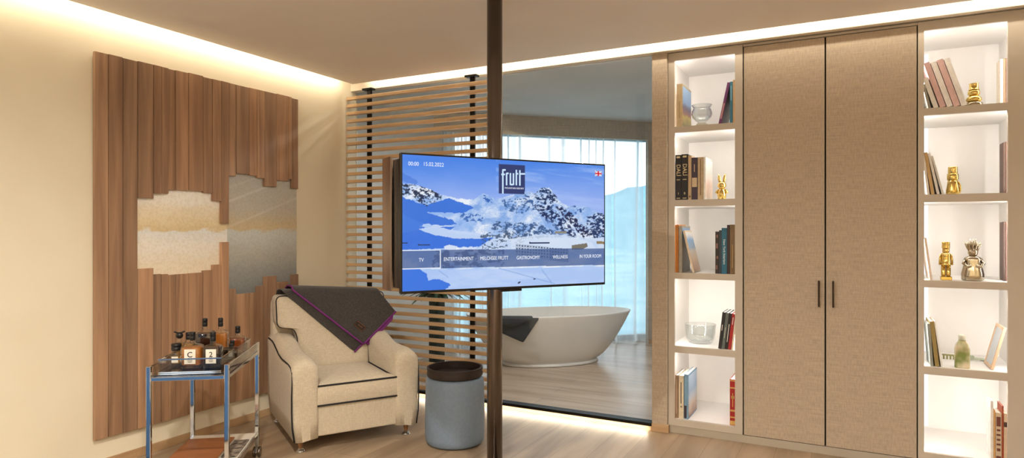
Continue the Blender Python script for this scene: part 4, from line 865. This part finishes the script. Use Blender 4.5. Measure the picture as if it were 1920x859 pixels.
book(4, 1368.4, 1379.2, 712, (166, 36, 34), 'ornate red book with gold and black bands at the right of the bottom niche', G5, 0, .22, band=[(.01, .10, .05, .95), (.16, .19, .05, .95), (.30, .34, .05, .95), (.40, .70, .44, .56), (.58, .64, .25, .75), (.80, .83, .05, .95), (.96, .985, .05, .95)], foil=(206, 164, 92))
H1 = 'books in the top niche of the right bookcase'; H2 = 'books in the second niche of the right bookcase'; H3 = 'books in the middle niche of the right bookcase'; H4 = 'books in the fourth niche of the right bookcase'; H5 = 'books in the bottom niche of the right bookcase'
for x0_, w_, yt, c, tl_, nm in ((1741, 5, 158, (150, 146, 136), -12, 'short grey book leaning at the far left of the top right niche'), (1751, 9, 146, (226, 222, 216), -17, 'low white book leaning second from the left in the top right niche'), (1763, 11, 116, (214, 178, 176), -17, 'tall pink book leaning between white ones, farther left of the two pink'), (1776, 11, 115, (238, 234, 232), -17, 'tall white book leaning between the two pink ones'), (1789, 12, 110, (220, 186, 184), -17, 'thick pink book leaning next to the last white one'), (1803, 11, 108, (240, 238, 236), -17, 'white book leaning at the right of the pink ones, nearest the gold top hat figure')):
    book(0, x0_, x0_ + w_, yt, c, nm, H1, tl_, .2)
book(0, 1875.6, 1881, 111, (228, 214, 192), 'cream book left of the two brown ones in the top right niche', H1, 0, .10, yf=YB + .14)
book(0, 1881.4, 1885.2, 110, (150, 116, 84), 'brown book in the middle of three at the right of the top right niche', H1, 0, .10, yf=YB + .14)
book(0, 1885.6, 1889.6, 109, (112, 82, 58), 'dark brown book at the right end of the top right niche', H1, 0, .10, yf=YB + .14)
for x0_, w_, yt, c, tl_, nm in ((1738.5, 4.5, 290, (236, 232, 226), -6, 'white book at the far left of the second right niche'), (1746, 6.5, 286, (196, 164, 112), -8.5, 'tan book leaning in the second right niche'), (1757, 5, 287, (232, 228, 222), -11, 'white-edged book leaning right of the tan one'), (1766, 4, 292, (214, 210, 204), -13.5, 'grey-white booklet leaning nearest the gold flask')):
    book(1, x0_, x0_ + w_, yt, c, nm, H2, tl_, .2)
book(1, 1881.6, 1885.2, 267, (84, 56, 40), 'dark brown book left of the pair in the second right niche', H2, 0, .10, yf=YB + .14)
book(1, 1885.8, 1889.4, 266, (104, 70, 48), 'brown book right of the pair in the second right niche', H2, 0, .10, yf=YB + .14)
book(2, 1744, 1748.5, 447, (228, 210, 192), 'single cream booklet leaning at the left of the middle right niche', H3, -7, .2)
book(2, 1881.6, 1885.0, 417, (88, 64, 54), 'dark brown book left of the pair in the middle right niche', H3, 0, .10, yf=YB + .14)
book(2, 1885.8, 1889.4, 416, (128, 92, 78), 'reddish brown book right of the pair in the middle right niche', H3, 0, .10, yf=YB + .14)
for x0_, w_, yt, c, tl_, nm in ((1745, 5.5, 608, (146, 150, 144), -4, 'grey-green book at the far left of the fourth right niche'), (1753.5, 8, 604, (158, 138, 82), -6, 'olive book with gold edge leaning in the fourth right niche'), (1764.5, 3, 604, (240, 238, 232), -7.5, 'white booklet leaning right of the olive book')):
    book(3, x0_, x0_ + w_, yt, c, nm, H4, tl_, .2)
for x0_, w_, yt, c, nm, bd in ((1857.5, 5.2, 752, (240, 234, 228), 'white book at the left of the row in the bottom right niche', None), (1863.2, 3.0, 770, (216, 166, 104), 'thin orange book in the bottom right niche', None), (1866.8, 11.2, 775, (206, 186, 160), 'thick book with a patterned red and cream spine in the bottom right niche', [(.03, .1, .1, .9), (.2, .26, .2, .8), (.32, .36, .15, .85), (.42, .46, .2, .8), (.52, .56, .15, .85), (.62, .66, .2, .8), (.72, .92, .15, .85)]), (1878.6, 3.2, 762, (166, 76, 44), 'rust red book right of the patterned one', None), (1882.4, 6.5, 776, (222, 196, 168), 'pale peach book with a dark band at the right end of the bottom right niche', [(.72, .82, .02, .98)])):
    book(4, x0_, x0_ + w_, yt, c, nm, H5, 0, .12, band=bd, foil=(66, 46, 40) if 'peach' in nm else (112, 62, 54))

# ------------------------------------------------------------------ ornaments
M_GOLD = mat('polished_gold', (226, 200, 126), .14, metal=1.0, col2=(206, 178, 98), scale=10)
M_SILV = mat('polished_silver', (190, 180, 160), .14, metal=1.0, col2=(170, 160, 140), scale=14)
def spot(px, niche, y=YB + .10): p = onY(px, 432, y); return (p.x, y, OPEN[niche][0] + .0005)
M_CUT = pane('cut_glass', (.93, .95, .95), .02, 1.6, 1.6)
b1 = thing('footed_bowl', 'clear footed glass bowl with a flared rim in the top left niche', 'bowl', spot(1316, 0, YB + .12))
MB().lathe([(.034, 0), (.035, .004), (.030, .010), (.022, .020), (.020, .028), (.034, .040), (.052, .058), (.059, .078), (.056, .096), (.047, .110), (.050, .120), (.058, .130), (.056, .131), (.045, .111), (.053, .095), (.056, .078), (.049, .060), (.030, .043), (.0005, .038)], n=48).build('vessel', M_CUT, b1)
MB().lathe([(.0345, .0105), (.0355, .014), (.0305, .022), (.0225, .0275)], n=40).build('foot_label', mat('frosted_glass', (206, 204, 186), .3), b1)
b2 = thing('cut_glass_bowl', 'low cut-glass bowl in the fourth niche of the left bookcase', 'bowl', spot(1313, 3, YB + .20))
MB().loft([[(r * (1 + .02 * (k % 2)) * math.cos(2 * PI * k / 48), r * (1 + .02 * (k % 2)) * math.sin(2 * PI * k / 48), z) for k in range(48)] for r, z in ((.070, 0), (.074, .004), (.088, .03), (.095, .07), (.098, .118), (.100, .124), (.094, .124), (.091, .07), (.082, .03), (.06, .012))]).build('vessel', M_CUT, b2)
rbt = thing('rabbit_figurine', 'small shiny gold rabbit figurine standing at the right of the second niche', 'figurine', spot(1353.5, 1, YB + .08))
mb = MB()
mb.lathe([(.014, 0), (.020, .004), (.023, .020), (.021, .040), (.014, .054), (.010, .058)], n=24); mb.build('body', M_GOLD, rbt)
MB().lathe([(.0005, .054), (.014, .057), (.022, .068), (.0225, .078), (.017, .090), (.0005, .096)], n=24, sx=1.0, sy=.85).build('head', M_GOLD, rbt)
for sg in (-1, 1):
    MB().loft([[(sg * (.010 + .006 * u) + w_ * math.cos(2 * PI * k / 12), .6 * w_ * math.sin(2 * PI * k / 12), .088 + .046 * u) for k in range(12)] for u, w_ in ((0, .005), (.25, .0075), (.55, .0082), (.82, .006), (1, .001))]).build('ear', M_GOLD, rbt)
    MB().tube([(sg * .016, 0, .050), (sg * .024, -.003, .042), (sg * .028, -.006, .032)], .0065, 10).build('arm', M_GOLD, rbt)
    MB().lathe([(.0085, 0), (.010, .003), (.008, .010), (.0005, .012)], (sg * .010, -.010, 0), n=14, sy=1.4).build('foot', M_GOLD, rbt)
hat = thing('gold_figure', 'small gold figure with a tall hat in the top right niche', 'figurine', spot(1826, 0, YB + .06))
MB().lathe([(.034, 0), (.035, .004), (.034, .014), (.028, .018)], n=32).build('base', M_SILV, hat)
MB().lathe([(.024, .018), (.031, .026), (.030, .036), (.022, .044), (.018, .047)], n=28).build('body', M_GOLD, hat)
MB().lathe([(.018, .047), (.024, .053), (.024, .064), (.020, .071)], n=28).build('head', M_GOLD, hat)
MB().lathe([(.020, .0715), (.023, .072), (.019, .075), (.0185, .098), (.020, .100), (.0005, .101)], n=28).build('hat', M_GOLD, hat)
fl_ = thing('gold_flask', 'stacked gold flask-like figure in the second niche of the right bookcase', 'figurine', spot(1786.5, 1, YB + .06))
MB().lathe([(.028, 0), (.032, .004), (.032, .020), (.026, .050), (.024, .070)], n=32).build('body', M_GOLD, fl_)
MB().lathe([(.025, .0702), (.027, .074), (.027, .098), (.024, .102)], n=32).build('collar', M_GOLD, fl_)
MB().lathe([(.020, .102), (.0225, .106), (.0225, .132), (.021, .136), (.0005, .136)], n=32).build('cap', M_GOLD, fl_)
MB().tube([(.024, -.004, .062), (.032, -.006, .045), (.034, -.006, .02), (.030, -.004, .004)], .004, 10).build('handle', M_GOLD, fl_)
nc = thing('soldier_figurine', 'slim gold toy soldier figurine at the left of the middle right niche', 'figurine', spot(1773.5, 2, YB + .06))
for sg in (-1, 1):
    MB().lathe([(.0100, .018), (.0115, .024), (.0110, .070)], (sg * .0115, 0, 0), n=18).build('leg', M_GOLD, nc)
    MB().tube([(sg * .024, 0, .118), (sg * .027, -.002, .098), (sg * .028, -.004, .070)], .0055, 10).build('arm', M_GOLD, nc)
MB().box(-.026, .026, -.022, .020, 0, .0178).build('plinth', M_GOLD, nc, bevel=.003)
MB().lathe([(.025, .070), (.026, .074), (.021, .080), (.022, .112), (.024, .120), (.018, .126)], n=24).build('coat', M_GOLD, nc)
MB().lathe([(.012, .126), (.0165, .130), (.0165, .143), (.014, .146)], n=24).build('head', M_GOLD, nc)
MB().lathe([(.0185, .1462), (.0190, .150), (.0185, .172), (.0195, .176), (.0005, .177)], n=24).build('tall_hat', M_GOLD, nc)
cr = thing('crowned_figurine', 'silver figurine with a leafy crown standing in the middle right niche', 'figurine', spot(1824, 2, YB + .07))
MB().loft([[(r * (1 + .07 * math.sin(5 * a)) * math.cos(a), .8 * r * (1 + .07 * math.sin(5 * a)) * math.sin(a), z) for a in [2 * PI * k / 60 for k in range(60)]] for r, z in ((.038, 0), (.044, .006), (.045, .030), (.038, .060), (.034, .085), (.036, .095), (.030, .106), (.016, .113))]).build('robe', M_SILV, cr)
MB().lathe([(.014, .112), (.020, .120), (.021, .132), (.016, .142)], n=24).build('head', M_SILV, cr)
mb = MB()
for k in range(11):
    a = 2 * PI * k / 11; d = Vector((math.cos(a), math.sin(a) * .8, 0))
    mb.loft([[Vector((0, 0, .130 + .045 * u)) + d * (.017 + .018 * u) + Vector((-d.y, d.x, 0)) * (w_ * math.cos(2 * PI * q / 8)) + d * (w_ * .5 * math.sin(2 * PI * q / 8)) for q in range(8)] for u, w_ in ((0, .004), (.4, .0075), (.75, .006), (1, .0008))])
for k in range(5):
    a = 2 * PI * k / 5; d = Vector((math.cos(a), math.sin(a), 0)); mb.loft([[Vector((w_ * math.cos(2 * PI * q / 8), w_ * math.sin(2 * PI * q / 8), .138 + .05 * u)) + d * .008 * (1 + u * .6) for q in range(8)] for u, w_ in ((0, .005), (.5, .006), (1, .0008))])
mb.build('crown', M_SILV, cr)
for sg in (-1, 1): MB().tube([(sg * .030, -.008, .098), (sg * .040, -.016, .078), (sg * .026, -.032, .064), (sg * .008, -.034, .070)], .007, 10).build('arm', M_SILV, cr)
gb = thing('green_bottle', 'small green and cream ceramic bottle in the fourth right niche', 'bottle', spot(1804, 3, YB + .06))
MB().loft([rsq(.030, .026, 0), rsq(.031, 0.0232, .004), rsq(.031, 0.0232, .085), rsq(.025, .022, .105), rsq(.016, .015, .118), rsq(.015, .014, .124)]).build('body', mat('green_glaze', (118, 132, 62), .3, col2=(206, 190, 158), scale=22, detail=1), gb)
MB().lathe([(.015, .1242), (.0165, .127), (.0165, .143), (.015, .147), (.0005, .148)], n=24).build('cap', mat('cream_glaze', (206, 204, 186), .3), gb)
tr2 = thing('toy_tractor', 'tiny grey-green model lying behind the green bottle', 'ornament', spot(1826, 3, YB + .32))
mb = MB(); mb.box(-.055, .0, -.012, .012, .006, .030); mb.box(.0, .05, -.010, .010, .006, .016); mb.build('body', mat('sage_paint', (176, 186, 160), .5), tr2, bevel=.004)
MB().tube([(.03, 0, .006), (.06, -.01, .004), (.085, .01, .004)], .004, 8).build('cord', mat('grey_cord', (150, 146, 140), .6), tr2)
cl = thing('small_comb', 'tiny olive comb-like ornament left of the green bottle', 'ornament', spot(1782, 3, YB + .30))
mb = MB(); mb.box(-.04, .04, -.006, .006, .020, .028)
for k in range(5): mb.box(-.036 + .016 * k, -.028 + .016 * k, -.005, .005, 0, .020)
mb.build('teeth', mat('olive_metal', (150, 146, 96), .4), cl)
pf = thing('picture_frame', 'pale wooden frame leaning against the right side of the fourth right niche', 'picture frame', (onY(1860, 432, YB + .10).x, YB + .06, OPEN[3][0] + .001)); pf.rotation_euler = (0, math.radians(14), 0)
mb = MB(); hh, dd_ = .232, .20; mb.box(-.012, 0, 0, .016, 0, hh); mb.box(-.012, 0, dd_ - .016, dd_, 0, hh); mb.box(-.012, 0, .016, dd_ - .016, 0, .016); mb.box(-.012, 0, .016, dd_ - .016, hh - .016, hh)
mb.build('frame', wood('pale_ash', (214, 178, 144), (232, 202, 172), (20, 20, 3), .5), pf)
MB().box(-.008, -.003, .016, dd_ - .016, .016, hh - .016).build('picture', mat('pale_sheet', (206, 210, 214), .6), pf)

added_rug = thing('added_rug', 'unseen deep blue floor covering added for reflections in the trolley chrome', 'added_rug', (-2.2, -.3, 0))
MB().box(-1.2, 1.2, -1.7, 1.5, .0005, .012).build('pile', mat('deep_blue_wool', (28, 66, 104), .95, col2=(36, 78, 118), scale=40), added_rug)  # out of view, added so the chrome trolley legs reflect blue

for o, k in ((b1, (1.12, 1.12, 1.12)), (rbt, (1.2, 1.2, 1.2)), (hat, (1.15, 1.15, 1.22)), (nc, (1.0, 1.0, 1.18)), (cr, (1.12, 1.12, 1.2)), (gb, (1.1, 1.1, 1.2)), (fl_, (1.0, 1.0, 1.1))): o.scale = k
